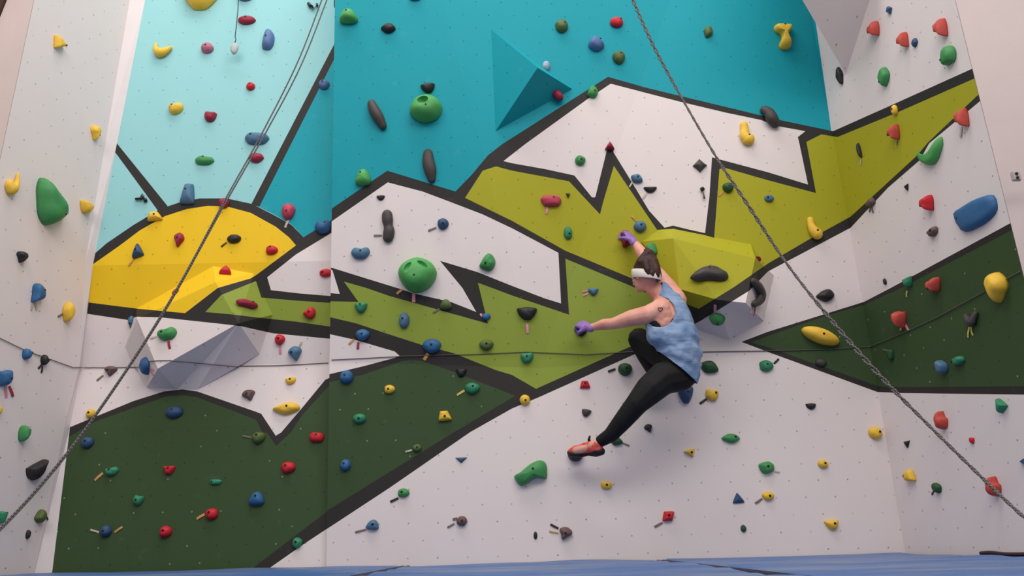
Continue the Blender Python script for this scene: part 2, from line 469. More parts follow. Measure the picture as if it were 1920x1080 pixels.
def crash_mat(label, xl0, xl1, xr0, xr1, yb, yf, phase):
    """xl0/xr0 edges at the wall side (yb), xl1/xr1 at the front (yf)"""
    root = empty('crash_mat', ((xl0+xr0)/2, (yb+yf)/2, -.22))
    nx, ny = 40, 70
    bm = bmesh.new(); g = []
    for j in range(ny + 1):
        t = (j / ny) ** 1.6; y = yb + (yf - yb) * t
        a, b = xl0 + (xl1 - xl0) * t, xr0 + (xr1 - xr0) * t
        rowv = []
        for i in range(nx + 1):
            s = i / nx; x = a + (b - a) * s
            z = .012 * noise.noise(Vector((x * .9 + phase, y * 3.2, .3))) + .007 * noise.noise(Vector((x * 2.2, y * 7 + phase, 1.3)))
            if j == 0: z += .010 * noise.noise(Vector((x * 1.3, phase, 4)))
            ed = min(min(s, 1 - s) * (b - a), .04) / .04
            z -= .02 * (1 - ed) ** 2
            if y < -3.2: z -= .012 * min(1, (-3.2 - y))
            rowv.append(bm.verts.new((x, y, z)))
        g.append(rowv)
    for j in range(ny):
        for i in range(nx): bm.faces.new((g[j][i], g[j+1][i], g[j+1][i+1], g[j][i+1]))
    # sides and underside
    loop = g[0] + [r[-1] for r in g[1:]] + g[-1][-2::-1] + [r[0] for r in g[-2:0:-1]]
    low = [bm.verts.new((v.co.x, v.co.y, -.218)) for v in loop]
    for i in range(len(loop)):
        j = (i + 1) % len(loop); bm.faces.new((loop[i], loop[j], low[j], low[i]))
    bm.faces.new(low[::-1])
    bmesh.ops.recalc_face_normals(bm, faces=bm.faces)
    bmesh.ops.translate(bm, verts=bm.verts, vec=-root.location)
    obj('cover', bm, M_VINYL, root, True)
    # piping along the two long edges
    for nm, pts in (('piping', [r[-1] for r in g]),):
        pass
    for side in (0, 1):
        pts = []
        for j in range(0, ny + 1, 2):
            t = (j / ny) ** 1.6; y = yb + (yf - yb) * t
            x = (xl0 + (xl1 - xl0) * t + .012) if side == 0 else (xr0 + (xr1 - xr0) * t - .012)
            pts.append(Vector((x, y, -.009 - (.012 * min(1, max(0, -3.2 - y))))) - root.location)
        obj('piping', tube(pts, .008, 6), M_SEAM, root, True)
    return tag(root, label, 'crash mat', 'blue crash mats')

def tube(pts, r, seg=8, uv=False, closed_ends=True):
    bm = bmesh.new(); rings = []
    ul = bm.loops.layers.uv.new('along') if uv else None
    L = 0; lens = []
    n = len(pts)
    ref = Vector((0.3, 0.9, 0.2)).normalized()
    for i, p in enumerate(pts):
        t = (pts[min(i + 1, n - 1)] - pts[max(i - 1, 0)]).normalized()
        if i: L += (p - pts[i - 1]).length
        lens.append(L)
        a = t.cross(ref)
        if a.length < 1e-3: a = t.cross(Vector((0, 0, 1)))
        a.normalize(); b = t.cross(a)
        rr = r[i] if isinstance(r, (list, tuple)) else r
        rings.append([bm.verts.new(p + (a * math.cos(k * math.tau / seg) + b * math.sin(k * math.tau / seg)) * rr) for k in range(seg)])
    for i in range(n - 1):
        for k in range(seg):
            f = bm.faces.new((rings[i][k], rings[i][(k+1) % seg], rings[i+1][(k+1) % seg], rings[i+1][k]))
            if uv:
                for lp, (u, v) in zip(f.loops, ((k, i), (k+1, i), (k+1, i+1), (k, i+1))): lp[ul].uv = (u / seg, lens[v])
    if closed_ends:
        bm.faces.new(rings[0][::-1]); bm.faces.new(rings[-1])
    bmesh.ops.recalc_face_normals(bm, faces=bm.faces)
    return bm

s1a, s1b = aty(762,1056.5,-.0), Vector((-.80,-6.8,0))
s2a, s2b = aty(1237,1046,-.0), Vector((1.02,-6.8,0))
wl = LCOR[-1]; wr = KB
lw0 = Vector((binn[-1].x, binn[-1].y, 0))
def on_left(y): return lw0.x + LD.x / LD.y * (y - lw0.y) + .015
def on_right(y): return KB.x + WD.x / WD.y * (y - KB.y) - .015
YF = -6.8
crash_mat('blue crash mat at the foot of the dark green hill, left of the first seam', on_left(.0)+.04, on_left(YF), s1a.x - .006, s1b.x - .006, .0-.012, YF, 1.7)
crash_mat('blue crash mat in the middle, between the two floor seams', s1a.x + .006, s1b.x + .006, s2a.x - .006, s2b.x - .006, -.012, YF, 5.1)
crash_mat('blue crash mat at the foot of the white corner on the right', s2a.x + .006, s2b.x + .006, on_right(-.012), on_right(YF), -.012, YF, 9.4)
# ------------------------------------------------------------------ climbing holds
def hold_mat(name, c, rough=.55):
    nt = NT(name)
    n1 = ramp(nt, nt.noise(30, 4), .35, .75)
    base = nt.mix(nt.math('MULTIPLY', n1, .35), c, tuple(x * .62 for x in c[:3]) + (1,))
    n2 = ramp(nt, nt.noise(55, 5, .7), .60, .80)
    base = nt.mix(nt.math('MULTIPLY', n2, .16), base, (.62, .58, .55, 1))
    nt.l(base, nt.b.inputs['Base Color'])
    nt.b.inputs['Roughness'].default_value = rough
    nt.b.inputs['Specular IOR Level'].default_value = .35
    nt.bump(nt.noise(220, 3), .25, .003)
    return nt.m
HM = {k: hold_mat(n, srgb(*c)) for k, n, c in (
 ('Y', 'yellow_resin', (230,186,60)), ('R', 'red_resin', (196,32,44)), ('M', 'maroon_resin', (150,34,58)), ('C', 'coral_red_resin', (190,74,62)),
 ('G', 'green_resin', (62,140,78)), ('E', 'emerald_resin', (48,132,94)), ('O', 'olive_resin', (82,100,52)), ('F', 'dark_green_resin', (36,78,44)), ('B', 'blue_resin', (48,98,144)),
 ('S', 'slate_blue_resin', (74,112,140)), ('V', 'violet_blue_resin', (84,113,158)), ('L', 'pale_grey_resin', (150,170,184)), ('K', 'black_resin', (38,35,36)), ('D', 'dark_grey_resin', (66,61,59)),
 ('N', 'brown_grey_resin', (100,78,76)), ('P', 'mauve_resin', (176,104,124)), ('Q', 'pink_red_resin', (186,62,86)), ('T', 'navy_resin', (46,76,110)), ('J', 'bright_green_resin', (78,160,84)))}
TM = {k: mat_plain(n, srgb(*c), .6, .25, 60) for k, n, c in (
 ('o', 'orange_tape', (204,150,84)), ('p', 'pink_tape', (226,150,165)), ('k', 'black_tape', (52,44,44)), ('y', 'yellow_tape', (206,190,96)),
 ('w', 'pale_tape', (200,190,170)), ('r', 'red_tape', (170,44,66)), ('g', 'grey_tape', (120,108,100)))}
M_BOLT = mat_plain('dark_bolt_steel', srgb(24, 22, 22), .45, .2, 30)

def catmull(pts, n, closed=True):
    out = []; m = len(pts)
    segs = m if closed else m - 1
    for i in range(segs):
        if closed: p = [pts[(i + k - 1) % m] for k in range(4)]
        else: p = [pts[min(max(i + k - 1, 0), m - 1)] for k in range(4)]
        for k in range(n):
            t = k / n
            out.append(tuple(.5 * ((2*b) + (c-a)*t + (2*a-5*b+4*c-d)*t*t + (3*b-a-3*c+d)*t**3) for a, b, c, d in zip(*p)))
    if not closed: out.append(pts[-1])
    return out
def ngon(n, f=lambda t: 1, ph=0): return [(f(ph + k*math.tau/n) * math.cos(ph + k*math.tau/n), f(ph + k*math.tau/n) * math.sin(ph + k*math.tau/n)) for k in range(n)]
def sharp(pts, e=.12):
    """corner points doubled so that the smoothed outline keeps its corners"""
    out = []; n = len(pts)
    for i in range(n):
        a, b, c = pts[i-1], pts[i], pts[(i+1) % n]
        out.append((b[0] + (a[0]-b[0])*e, b[1] + (a[1]-b[1])*e)); out.append((b[0] + (c[0]-b[0])*e, b[1] + (c[1]-b[1])*e))
    return out
SHAPE = {
 'oval': ngon(10),'long': [(x, y * .38) for x, y in ngon(14)], 'egg': [(0,1),(.75,.7),(1,.1),(.7,-.65),(0,-1),(-.7,-.65),(-1,.1),(-.75,.7)],
 'tear': [(0,1),(.72,.72),(.95,.2),(.6,-.35),(.16,-.95),(-.1,-1),(-.5,-.35),(-.95,.2),(-.75,.7)],
 'half': sharp([(-1,.7),(1,.7),(.8,-.2),(.35,-1),(-.35,-1),(-.8,-.2)], .16),
 'bowl': sharp([(-1,.55),(0,.72),(1,.55),(.78,-.35),(.3,-1),(-.3,-1),(-.78,-.35)], .18),
 'tri': sharp([(0,1),(1,-.85),(-1,-.85)], .14), 'tridn': sharp([(-1,1),(1,1),(0,-1)], .10),
 'leaf': sharp([(0,1),(.8,.1),(0,-1),(-.8,.1)], .22), 'trap': sharp([(-.55,1),(.55,1),(1,-1),(-1,-1)], .14),
 'box': sharp([(-1,1),(1,1),(1,-1),(-1,-1)], .28), 'rhomb': sharp([(-.6,1),(1,1),(.62,-1),(-1,-1)], .12), 'diam': sharp([(0,1),(1,0),(0,-1),(-1,0)], .06),
 'i1': [(-.9,.3),(-.35,1),(.5,.85),(1,.25),(.75,-.55),(.1,-1),(-.7,-.7)], 'i2': [(-1,.55),(-.2,.8),(.7,1),(1,.1),(.55,-.8),(-.3,-1),(-.85,-.35)],
 'i3': [(-.7,.9),(.2,.75),(.95,.6),(.85,-.3),(.3,-1),(-.55,-.8),(-1,0)], 'i4': sharp([(-.9,.6),(0,1),(.9,.5),(1,-.4),(.2,-1),(-.8,-.8)], .22),
 'heart': [(-.9,.55),(-.35,.95),(.3,.8),(.85,1),(1,.45),(.75,-.3),(.3,-1),(-.15,-.55),(-.8,-.1)], 'dome': sharp([(-1,-.75),(-.8,.3),(-.3,1),(.3,1),(.8,.3),(1,-.75),(0,-1)], .25),
 'bean': [(-1,.1),(-.6,.85),(.1,.7),(.7,.9),(1,.1),(.6,-.8),(0,-1),(-.6,-.8)], 'shoe': [(-1,-.3),(-.55,.1),(.05,.75),(.6,1),(1,.7),(1,-.3),(.85,-.55),(.35,-.45),(-.3,-.95),(-.65,-1)],
 'bigg': [(-.85,1),(-.3,.85),(.5,.45),(1,-.05),(.75,-.45),(.3,-.8),(-.1,-1),(-.55,-.75),(-.85,-.1),(-1,.55)], 'bigbr': [(-1,.85),(-.6,1),(0,1),(.6,.85),(.95,.55),(1,-.2),(.8,-.75),(.2,-1),(-.5,-1),(-.85,-.6),(-1,.1)], 'bigb': [(-1,.55),(-.55,.92),(0,1),(.6,.75),(.95,.5),(1,-.2),(.75,-.75),(.2,-1),(-.3,-.9),(-.75,-.2)],
 'pod': [(-1,-.1),(-.6,.45),(0,.95),(.6,1),(1,.35),(.9,-.4),(.2,-.95),(-.4,-.75)], 'tee': [(-1,.9),(-.5,1),(.5,1),(1,.88),(.95,.55),(.48,.28),(.40,-.1),(.60,-.5),(.66,-.85),(.1,-1),(-.5,-.95),(-.66,-.6),(-.30,-.15),(-.36,.28),(-.95,.5)],
 'cup': [(-1,1),(-.72,.5),(-.2,.22),(.4,.35),(1,.8),(.98,.1),(.55,-.6),(.05,-1),(-.45,-.75),(-.85,0)],
 'moon': sharp([(-1,-.1),(1,1),(.55,-.3),(.1,-1),(-.6,-.8)], .14),
 'arch': [(-1,-.55),(-.75,.2),(-.3,.75),(.15,1),(.6,.7),(.95,.05),(1,-.6),(.6,-1),(0,-.85),(-.6,-1)], 'flat': sharp([(-1,.2),(-.6,.9),(.7,.7),(1,-.1),(.6,-1),(-.7,-.9)], .2), 'lens': sharp([(-1,.05),(-.2,1),(.6,.8),(1,-.1),(.3,-1),(-.4,-.8)], .2),
}
# swept shapes: centre line with height above the wall and radius
SPINE = {
 'horn_y': [(-.7,-.35,.25,.55),(-.2,-.6,.35,.62),(.35,-.35,.4,.5),(.55,.3,.35,.36),(.5,1.0,.3,.2)],
 'ushape': [(-.9,.75,.2,.16),(-.75,.1,.3,.32),(-.25,-.45,.35,.5),(.35,-.3,.35,.42),(.95,.2,.25,.2)],
 'cres': [(-1,.7,.3,.30),(-.7,.0,.45,.42),(-.1,-.5,.55,.5),(.55,-.15,.5,.42),(1,.75,.35,.22)],
 'peg': [(0,1,.2,.42),(.0,.3,.3,.45),(-.05,-.3,.35,.55),(.25,-.75,.35,.7)], 'peg2': [(-.3,1,.2,.42),(-.3,.3,.3,.46),(-.1,-.3,.35,.6),(.25,-.75,.35,.72)],
 'slug': [(-.55,1,.2,.40),(-.3,.45,.3,.5),(.1,-.2,.35,.5),(.5,-.9,.2,.36)], 'slugv': [(-.1,1,.2,.4),(-.05,.3,.35,.5),(.1,-.35,.35,.5),(.2,-1,.2,.34)],
 'bone': [(-.1,1,.25,.48),(-.05,.5,.3,.5),(.02,0,.28,.42),(.08,-.5,.3,.52),(0,-1,.25,.5)],
 'hook': [(-.75,1,.25,.42),(.1,.75,.5,.5),(.6,.2,.6,.5),(.35,-.45,.5,.42),(-.45,-1.1,.3,.34)],
 'bigh': [(-.35,.75,.3,.45),(.0,.35,.5,.55),(.2,-.25,.6,.62),(.55,-.7,.4,.5)],
 'yform': [(-.8,.9,.3,.32),(-.45,.3,.45,.42),(0,-.2,.5,.55),(.45,.25,.45,.42),(.85,.75,.3,.30)],
}
def sweep(pts, seg=10, sub=5):
    pts = catmull(pts, sub, False)
    bm = bmesh.new(); rings = []; n = len(pts)
    P3 = [Vector((p[0], p[1], p[2])) for p in pts]; R = [p[3] for p in pts]
    for e in (0, -1):     # rounded ends
        pass
    chain = []
    t0 = (P3[0] - P3[1]).normalized(); t1 = (P3[-1] - P3[-2]).normalized()
    for a in (.97, .75, .4): chain.append((P3[0] + t0 * R[0] * a, R[0] * math.sqrt(1 - a * a)))
    chain += list(zip(P3, R))
    for a in (.4, .75, .97): chain.append((P3[-1] + t1 * R[-1] * a, R[-1] * math.sqrt(1 - a * a)))
    for i, (p, r) in enumerate(chain):
        t = (chain[min(i+1, len(chain)-1)][0] - chain[max(i-1, 0)][0]).normalized()
        a = t.cross(Vector((0,0,1))).normalized(); b = a.cross(t)
        rings.append([bm.verts.new(p + (a * math.cos(k*math.tau/seg) + b * math.sin(k*math.tau/seg)) * r) for k in range(seg)])
    for r0, r1 in zip(rings, rings[1:]):
        for k in range(seg): bm.faces.new((r0[k], r0[(k+1) % seg], r1[(k+1) % seg], r1[k]))
    bm.faces.new(rings[0][::-1]); bm.faces.new(rings[-1])
    zmax = max(v.co.z for v in bm.verts)
    for v in bm.verts: v.co.z = max(v.co.z, 0) / zmax
    bmesh.ops.recalc_face_normals(bm, faces=bm.faces)
    return bm
def dome(outline, peak=(0,0), power=.75, rings=7, rough=.05, seed=0, pockets=()):
    pts = catmull(outline, max(2, 30 // len(outline)), True)
    bm = bmesh.new(); n = len(pts); rs = []
    for k in range(rings):
        a = (k / rings) * math.pi / 2
        s, h = math.cos(a) ** power, math.sin(a) ** 1.0
        ring = []
        for x, y in pts:
            px, py = x * s + peak[0] * (1 - s), y * s + peak[1] * (1 - s)
            nz = noise.noise(Vector((px * 1.7 + seed, py * 1.7, seed * 1.3)))
            ring.append(bm.verts.new((px * (1 + rough * nz), py * (1 + rough * nz), h * (1 + 2 * rough * nz))))
        rs.append(ring)
    top = bm.verts.new((peak[0], peak[1], 1.0))
    for r0, r1 in zip(rs, rs[1:]):
        for k in range(n): bm.faces.new((r0[k], r0[(k+1) % n], r1[(k+1) % n], r1[k]))
    for k in range(n): bm.faces.new((rs[-1][k], rs[-1][(k+1) % n], top))
    bm.faces.new(rs[0][::-1])
    if pockets:
        bmesh.ops.subdivide_edges(bm, edges=[e for e in bm.edges if e.calc_length() > .1], cuts=2, use_grid_fill=True)
        for (qx, qy, r, dep) in pockets:
            for v in bm.verts:
                d = math.hypot((v.co.x - qx), (v.co.y - qy)) / r
                if d < 1 and v.co.z > .1: v.co.z -= dep * (1 - d * d) ** 1.2
    bmesh.ops.recalc_face_normals(bm, faces=bm.faces)
    return bm
GROUPN = dict(Y='yellow', R='red', M='maroon', C='coral red', G='green', E='green', O='olive', F='dark green', B='blue', S='slate blue', V='blue', L='grey', K='black', D='dark grey', N='brown', P='mauve', Q='pink', T='navy', J='green')

def frame_at(loc, n):
    t = Vector((0,0,1)).cross(n)
    if t.length < .2: t = Vector((1,0,0))
    t.normalize(); u = n.cross(t).normalized()
    return t, u
def strip(parent, loc, n, tp, inv):
    x0, y0, x1, y1, c = tp[:5]; wpx = tp[5] if len(tp) > 5 else 4.6
    a = atplane(x0, y0, loc, n); b = atplane(x1, y1, loc, n)
    d = (b - a).normalized(); s = d.cross(n).normalized()
    wd = wpx / 255 / 2
    bm = bmesh.new(); lo, hi = [], []
    k = 5
    for i in range(k + 1):
        f = i / k; q = a.lerp(b, f); lift = .0015 + .004 * math.sin(f * 2.6) ** 2
        for sg in (-1, 1):
            lo.append(bm.verts.new(q + s * wd * sg + n * (lift - .001))); hi.append(bm.verts.new(q + s * wd * sg + n * (lift + .0015)))
    for i in range(k):
        j = 2 * i
        bm.faces.new((hi[j], hi[j+1], hi[j+3], hi[j+2])); bm.faces.new((lo[j], lo[j+2], lo[j+3], lo[j+1]))
        bm.faces.new((lo[j], hi[j], hi[j+2], lo[j+2])); bm.faces.new((lo[j+1], lo[j+3], hi[j+3], hi[j+1]))
    bm.faces.new((lo[0], lo[1], hi[1], hi[0])); bm.faces.new((lo[-2], hi[-2], hi[-1], lo[-1]))
    bmesh.ops.recalc_face_normals(bm, faces=bm.faces)
    for v in bm.verts: v.co = inv @ v.co
    o = obj('tape_strip', bm, TM[c], parent)
    o['label'] = {'o':'orange','p':'pink','k':'black','y':'yellow','w':'pale','r':'dark red','g':'grey'}[c] + ' tape strip'
    return o
HOLDS = []
def hollow(bm, tree, pits, sx, sy, d):
    """scoop finger hollows out of a hold; pits = (x, y, rx, ry, turn) in half sizes"""
    def tmp(b):
        me = bpy.data.meshes.new('tmp'); b.to_mesh(me); b.free(); o = bpy.data.objects.new('tmp', me); COL.objects.link(o); return o
    a = tmp(bm); kills = [a]
    for x, y, rx, ry, turn in pits:
        h = tree.ray_cast(Vector((x * sx, y * sy, d * 3)), Vector((0, 0, -1)))
        nn = h[1] if h[1].z > 0 else -h[1]
        c = bmesh.new(); bmesh.ops.create_icosphere(c, subdivisions=3, radius=1)
        R = Vector((0,0,1)).rotation_difference(nn).to_matrix().to_4x4()
        bmesh.ops.transform(c, verts=c.verts, matrix=Matrix.Translation(h[0] - nn * .002) @ R @ Matrix.Rotation(math.radians(turn), 4, 'Z') @ Matrix.Diagonal((rx * sx, ry * sx, min(rx, ry) * sx * 1.5, 1)))
        k = tmp(c); kills.append(k)
        m = a.modifiers.new('b', 'BOOLEAN'); m.operation = 'DIFFERENCE'; m.object = k; m.solver = 'EXACT'
    bpy.context.view_layer.update()
    me = bpy.data.meshes.new_from_object(a.evaluated_get(bpy.context.evaluated_depsgraph_get()))
    for k in kills: bpy.data.objects.remove(k)
    r = bmesh.new(); r.from_mesh(me); bpy.data.meshes.remove(me)
    return r
def hold(cx, cy, w, h, c, shape, label, rot=0, bolt=(0,.1), dr=None, tape=(), peak=(0,-.05), power=.75, pockets=(), pits=(), bs=1.2, cat='climbing hold', name='climbing_hold'):
    hp = hitpx(cx, cy)
    if hp is None: print('NO HIT', label); return
    loc0, n = hp
    t, u = frame_at(loc0, n)
    seed = len(HOLDS) * 1.37
    if shape in SPINE:
        bm = sweep(SPINE[shape])
        if dr is None: dr = .5
    else:
        if abs(n.x) > .8 and power == .75: power = .5
        bm = dome(SHAPE[shape], peak, power, seed=seed, rings=12 if pits else 7)
        if dr is None: dr = .55
    if rot: bmesh.ops.rotate(bm, verts=bm.verts, cent=(0,0,0), matrix=Matrix.Rotation(math.radians(rot), 3, 'Z'))
    zc = (loc0 - CAM).dot(FW)
    pxm = FPX / zc
    d = dr * min(w, h) / pxm
    base = [v.co.copy() for v in bm.verts]
    sx, sy = w / 2 / pxm, h / 2 / pxm
    ax, ay = cx, cy
    wing = abs(n.x) > .8
    loc = loc0
    for it in range(16):
        loc = atplane(ax, ay, loc0, n)
        q = [proj(loc + t * (b.x * sx) + u * (b.y * sy) + n * (b.z * d)) for b in base]
        x0, x1 = min(p.x for p in q), max(p.x for p in q); y0, y1 = min(p.y for p in q), max(p.y for p in q)
        sx *= min(1.4, max(.7, w / (x1 - x0))); sy *= min(1.4, max(.7, h / (y1 - y0)))
        lim = 1.1 * max(w, h) / pxm
        sx = min(max(sx, .008), lim if wing else .5); sy = min(max(sy, .008), .5)
        ax += cx - (x0 + x1) / 2; ay += cy - (y0 + y1) / 2
    for v, b in zip(bm.verts, base): v.co = (b.x * sx, b.y * sy, b.z * d)
    M = Matrix((( t.x, u.x, n.x, loc.x), (t.y, u.y, n.y, loc.y), (t.z, u.z, n.z, loc.z), (0,0,0,1)))
    tree = BVHTree.FromBMesh(bm)
    if pits: bm = hollow(bm, tree, pits, sx, sy, d)
    o = obj(name, bm, HM[c], None, True)
    o.matrix_world = M
    tag(o, label, cat, GROUPN[c] + ' climbing holds')
    if bolt and min(w, h) > 9:
        bx, by = bolt[0] * sx, bolt[1] * sy
        ht = tree.ray_cast(Vector((bx, by, d * 3)), Vector((0, 0, -1)))
        if ht[0] is not None:
            r = min(.0085, .15 * min(w, h) / pxm) * bs
            b2 = bmesh.new()
            bmesh.ops.create_cone(b2, cap_ends=True, segments=10, radius1=r, radius2=r * .8, depth=.012)
            nn = ht[1]
            if nn.z < 0: nn = -nn
            rt = Vector((0,0,1)).rotation_difference(nn.lerp(Vector((0,0,1)), .4).normalized()).to_matrix().to_4x4()
            bmesh.ops.transform(b2, verts=b2.verts, matrix=Matrix.Translation(ht[0] - Vector((0,0,.004))) @ rt)
            obj('bolt', b2, M_BOLT, o)
    inv = M.inverted()
    for tp in tape: strip(o, loc0, n, tp, inv)
    HOLDS.append(o)
    return o
H = hold
# ---- white side panel on the left, top to bottom
H(113,78,26,24,'Y','tri','yellow wedge hold highest on the white left side panel',rot=-80,bolt=(.5,0),dr=.6)
H(180,249,21,28,'Y','tear','yellow drop-shaped hold on the left side panel, beside the foot of the left sun ray',rot=10,bolt=(.5,-.2),dr=.6)
H(23,345,29,42,'Y','horn_y','yellow hold with an upturned horn near the edge of the left side panel',bolt=None)
H(98,378,62,90,'G','bigg','very large smooth green hold on the left side panel',bolt=(.45,-.3),dr=.5,peak=(-.1,-.1),power=.7)
H(163,388,27,26,'Y','half','yellow half-round hold just right of the very large green hold on the left panel',bolt=(.8,0),dr=.6)
H(42,482,23,22,'K','tear','black blunt hold below the large green one on the left side panel',bolt=None,dr=.6)
H(72,549,29,36,'B','tear','blue pear-shaped hold with two tape strips under it, left panel beside the sun',rot=-30,bolt=(.3,.4),tape=[(60,563,58,582,'w',3.5),(65,564,68,582,'w',3.5)])
H(129,585,25,38,'Y','leaf','yellow lemon-shaped hold on the left panel beside the bottom of the sun',bolt=None,dr=.6,tape=[(118,588,108,594,'g',3.5)])
H(51,664,20,21,'B','egg','small blue hold touching the cord on the left side panel',bolt=(.6,.3))
H(85,675,19,20,'K','i3','black hold with two tape ends below the cord on the left panel',rot=-20,bolt=None,tape=[(77,684,71,691,'k',3.5),(79,686,77,699,'k',3.5)])
H(10,709,30,31,'B','i2','blue hold with red-striped tapes cut by the left edge of the view',bolt=(.3,-.1),tape=[(10,724,11,746,'p',4.5),(17,724,24,744,'r',4.5)])
H(-2,770,14,18,'Y','egg','yellow hold half out of view at the left edge above the green one',bolt=None)
H(46,813,25,31,'G','egg','green rounded hold on the lower left panel above the big black one',bolt=(.7,.4),dr=.7)
H(70,881,44,40,'K','moon','big black half-moon hold low on the left side panel beside the rope',rot=-3,bolt=None,dr=.5)
H(5,970,20,23,'E','bowl','green hold at the left edge where the long rope leaves the view',bolt=(.8,.4))
H(76,968,25,26,'O','pod','grey-olive oval hold low on the left panel beside the corner',rot=12,bolt=None,tape=[(86,968,89,975,'k',3)])
H(53,1002,11,17,'K','oval','tiny black hold under the grey-olive one at the foot of the left panel',bolt=None)
H(85,1011,15,16,'Y','i3','tiny yellow hold lowest in the corner of the left panel',rot=-30,bolt=(.4,.4))
# ---- light blue panel
H(381,-10,76,60,'Y','bowl','large yellow hold cut by the top edge of the view, light blue panel',bolt=None,dr=.45)
H(461,-9,32,24,'S','oval','grey-blue hold cut by the top edge beside the hanging cord',bolt=None)
H(463,38,34,18,'M','oval','flat maroon hold beside the hanging cord at the top',bolt=(0,.3))
H(305,94,36,28,'Y','ushape','yellow banana-curved hold on the light blue panel',bolt=None)
H(389,90,24,22,'P','oval','dusty mauve round hold on the light blue panel, left of the cord tag',rot=-20)
H(503,74,24,41,'V','pod','tall blue hold on the light blue panel left of the rope',rot=38,bolt=(-.1,.2))
H(470,162,17,16,'R','box','small bright red square hold in the middle of the light blue panel',bolt=(0,.2))
H(330,204,28,23,'Y','i2','yellow oval hold on the light blue panel, left of a maroon one',bolt=(-.3,.3))
H(395,219,24,21,'M','i3','maroon lump on the light blue panel beside the yellow oval hold',bolt=None)
H(482,260,46,24,'S','flat','slate blue oblong hold crossed by the rope on the light blue panel',bolt=(-.4,.3))
H(480,296,30,20,'M','lens','maroon hold crossed by the rope just below the slate blue oblong',bolt=None)
H(384,301,36,18,'G','flat','flat green hold on the light blue panel above the sun',rot=-6,bolt=(-.1,.5))
H(351,364,28,40,'S','trap','slate blue tapered block standing on the black rim of the sun',bolt=(-.1,.25),dr=.5)
H(420,381,21,20,'M','oval','maroon knob on the black rim of the sun where the rope passes',bolt=None,tape=[(414,391,408,404,'o',3)])
H(291,406,29,20,'Y','trap','pale yellow block on the rim of the sun at the foot of the left ray',rot=12,bolt=(.2,.1))
H(608,159,21,20,'V','egg','small violet-blue hold between the right sun ray and the panel edge',bolt=(-.1,.2))
# ---- yellow sun
H(336,450,20,28,'M','tear','maroon drop-shaped hold on the yellow sun',rot=-8,bolt=(0,.1))
H(439,448,27,17,'K','oval','black oval hold with a tape strip on the yellow sun',rot=8,bolt=None,tape=[(425,455,415,463,'k',3)])
H(259,471,23,29,'T','tri','blue triangular hold with a tape strip on the left of the sun',rot=14,bolt=(0,-.1),tape=[(252,486,241,499,'o',3)])
H(510,469,23,18,'R','i4','bright red hold near the right tip of the sun',bolt=(-.1,.4))
H(541,397,26,32,'Q','egg','pink-red hold with pale tape just outside the rim of the sun',bolt=(0,-.2),tape=[(541,412,535,427,'w',4.5)])
H(606,426,32,27,'B','bean','blue hold tucked against the panel edge right of the sun',rot=8,bolt=(.3,.4))
H(611,512,24,16,'R','box','red hold tucked against the panel edge on the white stripe beside the sun',bolt=(-.4,.1))
H(422,507,23,17,'R','half','red hold on top of the big yellow and white volume',rot=180,bolt=(0,.5),dr=.7)
H(329,548,13,14,'M','i4','tiny maroon hold behind the rope on the left volume',bolt=None)
H(463,570,42,20,'M','flat','long maroon hold on the green face of the left volume',rot=-8,bolt=(.3,.2))
H(580,587,24,23,'R','i2','red hold on the leaf green stripe near the panel edge',rot=25,bolt=(0,.2))
H(246,604,13,24,'S','tear','small slate blue drop-shaped hold at the left corner of the big left volume',bolt=(0,-.3))
H(313,626,38,26,'G','bean','green oval hold with red tape on the white face of the left volume',rot=12,bolt=(-.25,.1),tape=[(316,640,319,654,'r',4.5),(294,631,282,635,'w',3)])
H(271,686,21,34,'B','leaf','blue upright hold at the lower left of the big left volume with tapes',rot=-8,bolt=None,dr=.6,tape=[(280,688,289,695,'p',3),(281,693,288,703,'p',3)])
H(208,696,25,20,'N','tear','brown hold on the cord between the corner and the left rope',bolt=(-.1,-.1),tape=[(194,704,182,714,'g',3.5)])
H(170,776,19,19,'Y','oval','small yellow round hold under the rope at the left corner',bolt=(0,0))
H(525,637,20,20,'R','i1','red round hold with dotted red tape on white under the leaf green stripe',bolt=(0,.2),tape=[(525,648,526,664,'p',4.5)])
H(553,663,26,28,'S','tear','slate blue hold with pale tape beside the red taped hold',rot=10,bolt=(-.3,.1),tape=[(562,650,566,640,'w',3.5)])
H(466,741,25,21,'N','tear','brown hold on the white strip above the left hill',rot=20,bolt=(-.1,0))
H(545,714,20,15,'Y','i2','small pale yellow hold on white above the V of the left hill',bolt=(0,.2))
H(537,766,52,24,'Y','pod','large bright yellow oblong hold in the white V above the left hill',bolt=(.15,.2))
# ---- dark green hill, left part
H(327,773,34,24,'T','oval','dark blue oval hold at the top of the left dark green hill',bolt=(-.1,.2))
H(164,830,26,22,'T','egg','dark blue hold at the left corner of the dark green hill',bolt=(0,.1))
H(485,821,26,23,'O','egg','olive round hold beside the tip of the white V',bolt=(-.1,.3),tape=[(473,821,455,817,'g',3)])
H(594,820,28,19,'R','flat','red oblong hold high on the dark green hill near the panel edge',bolt=(0,.3))
H(541,877,27,22,'R','i4','red hold on the dark green hill below the white V',rot=12,bolt=(-.2,.2))
H(318,882,24,17,'R','half','red hold in the middle of the left dark green hill',bolt=(0,.2))
H(210,884,27,18,'E','i2','green hold with an orange tape on the left of the dark green hill',bolt=(-.2,.3),tape=[(193,887,178,901,'o',4.5)])
H(405,904,24,11,'E','flat','thin emerald green hold on the dark green hill',rot=6,bolt=(-.5,0))
H(260,938,22,20,'E','i3','emerald hold on the dark green hill above a blue taped one',bolt=(-.1,-.1))
H(397,964,25,22,'R','i1','red hold with orange tape low on the dark green hill',rot=30,bolt=(-.2,.2),tape=[(384,964,369,973,'o',4.5)])
H(311,997,24,23,'R','i4','red square hold low on the dark green hill without tape',bolt=(-.1,.1))
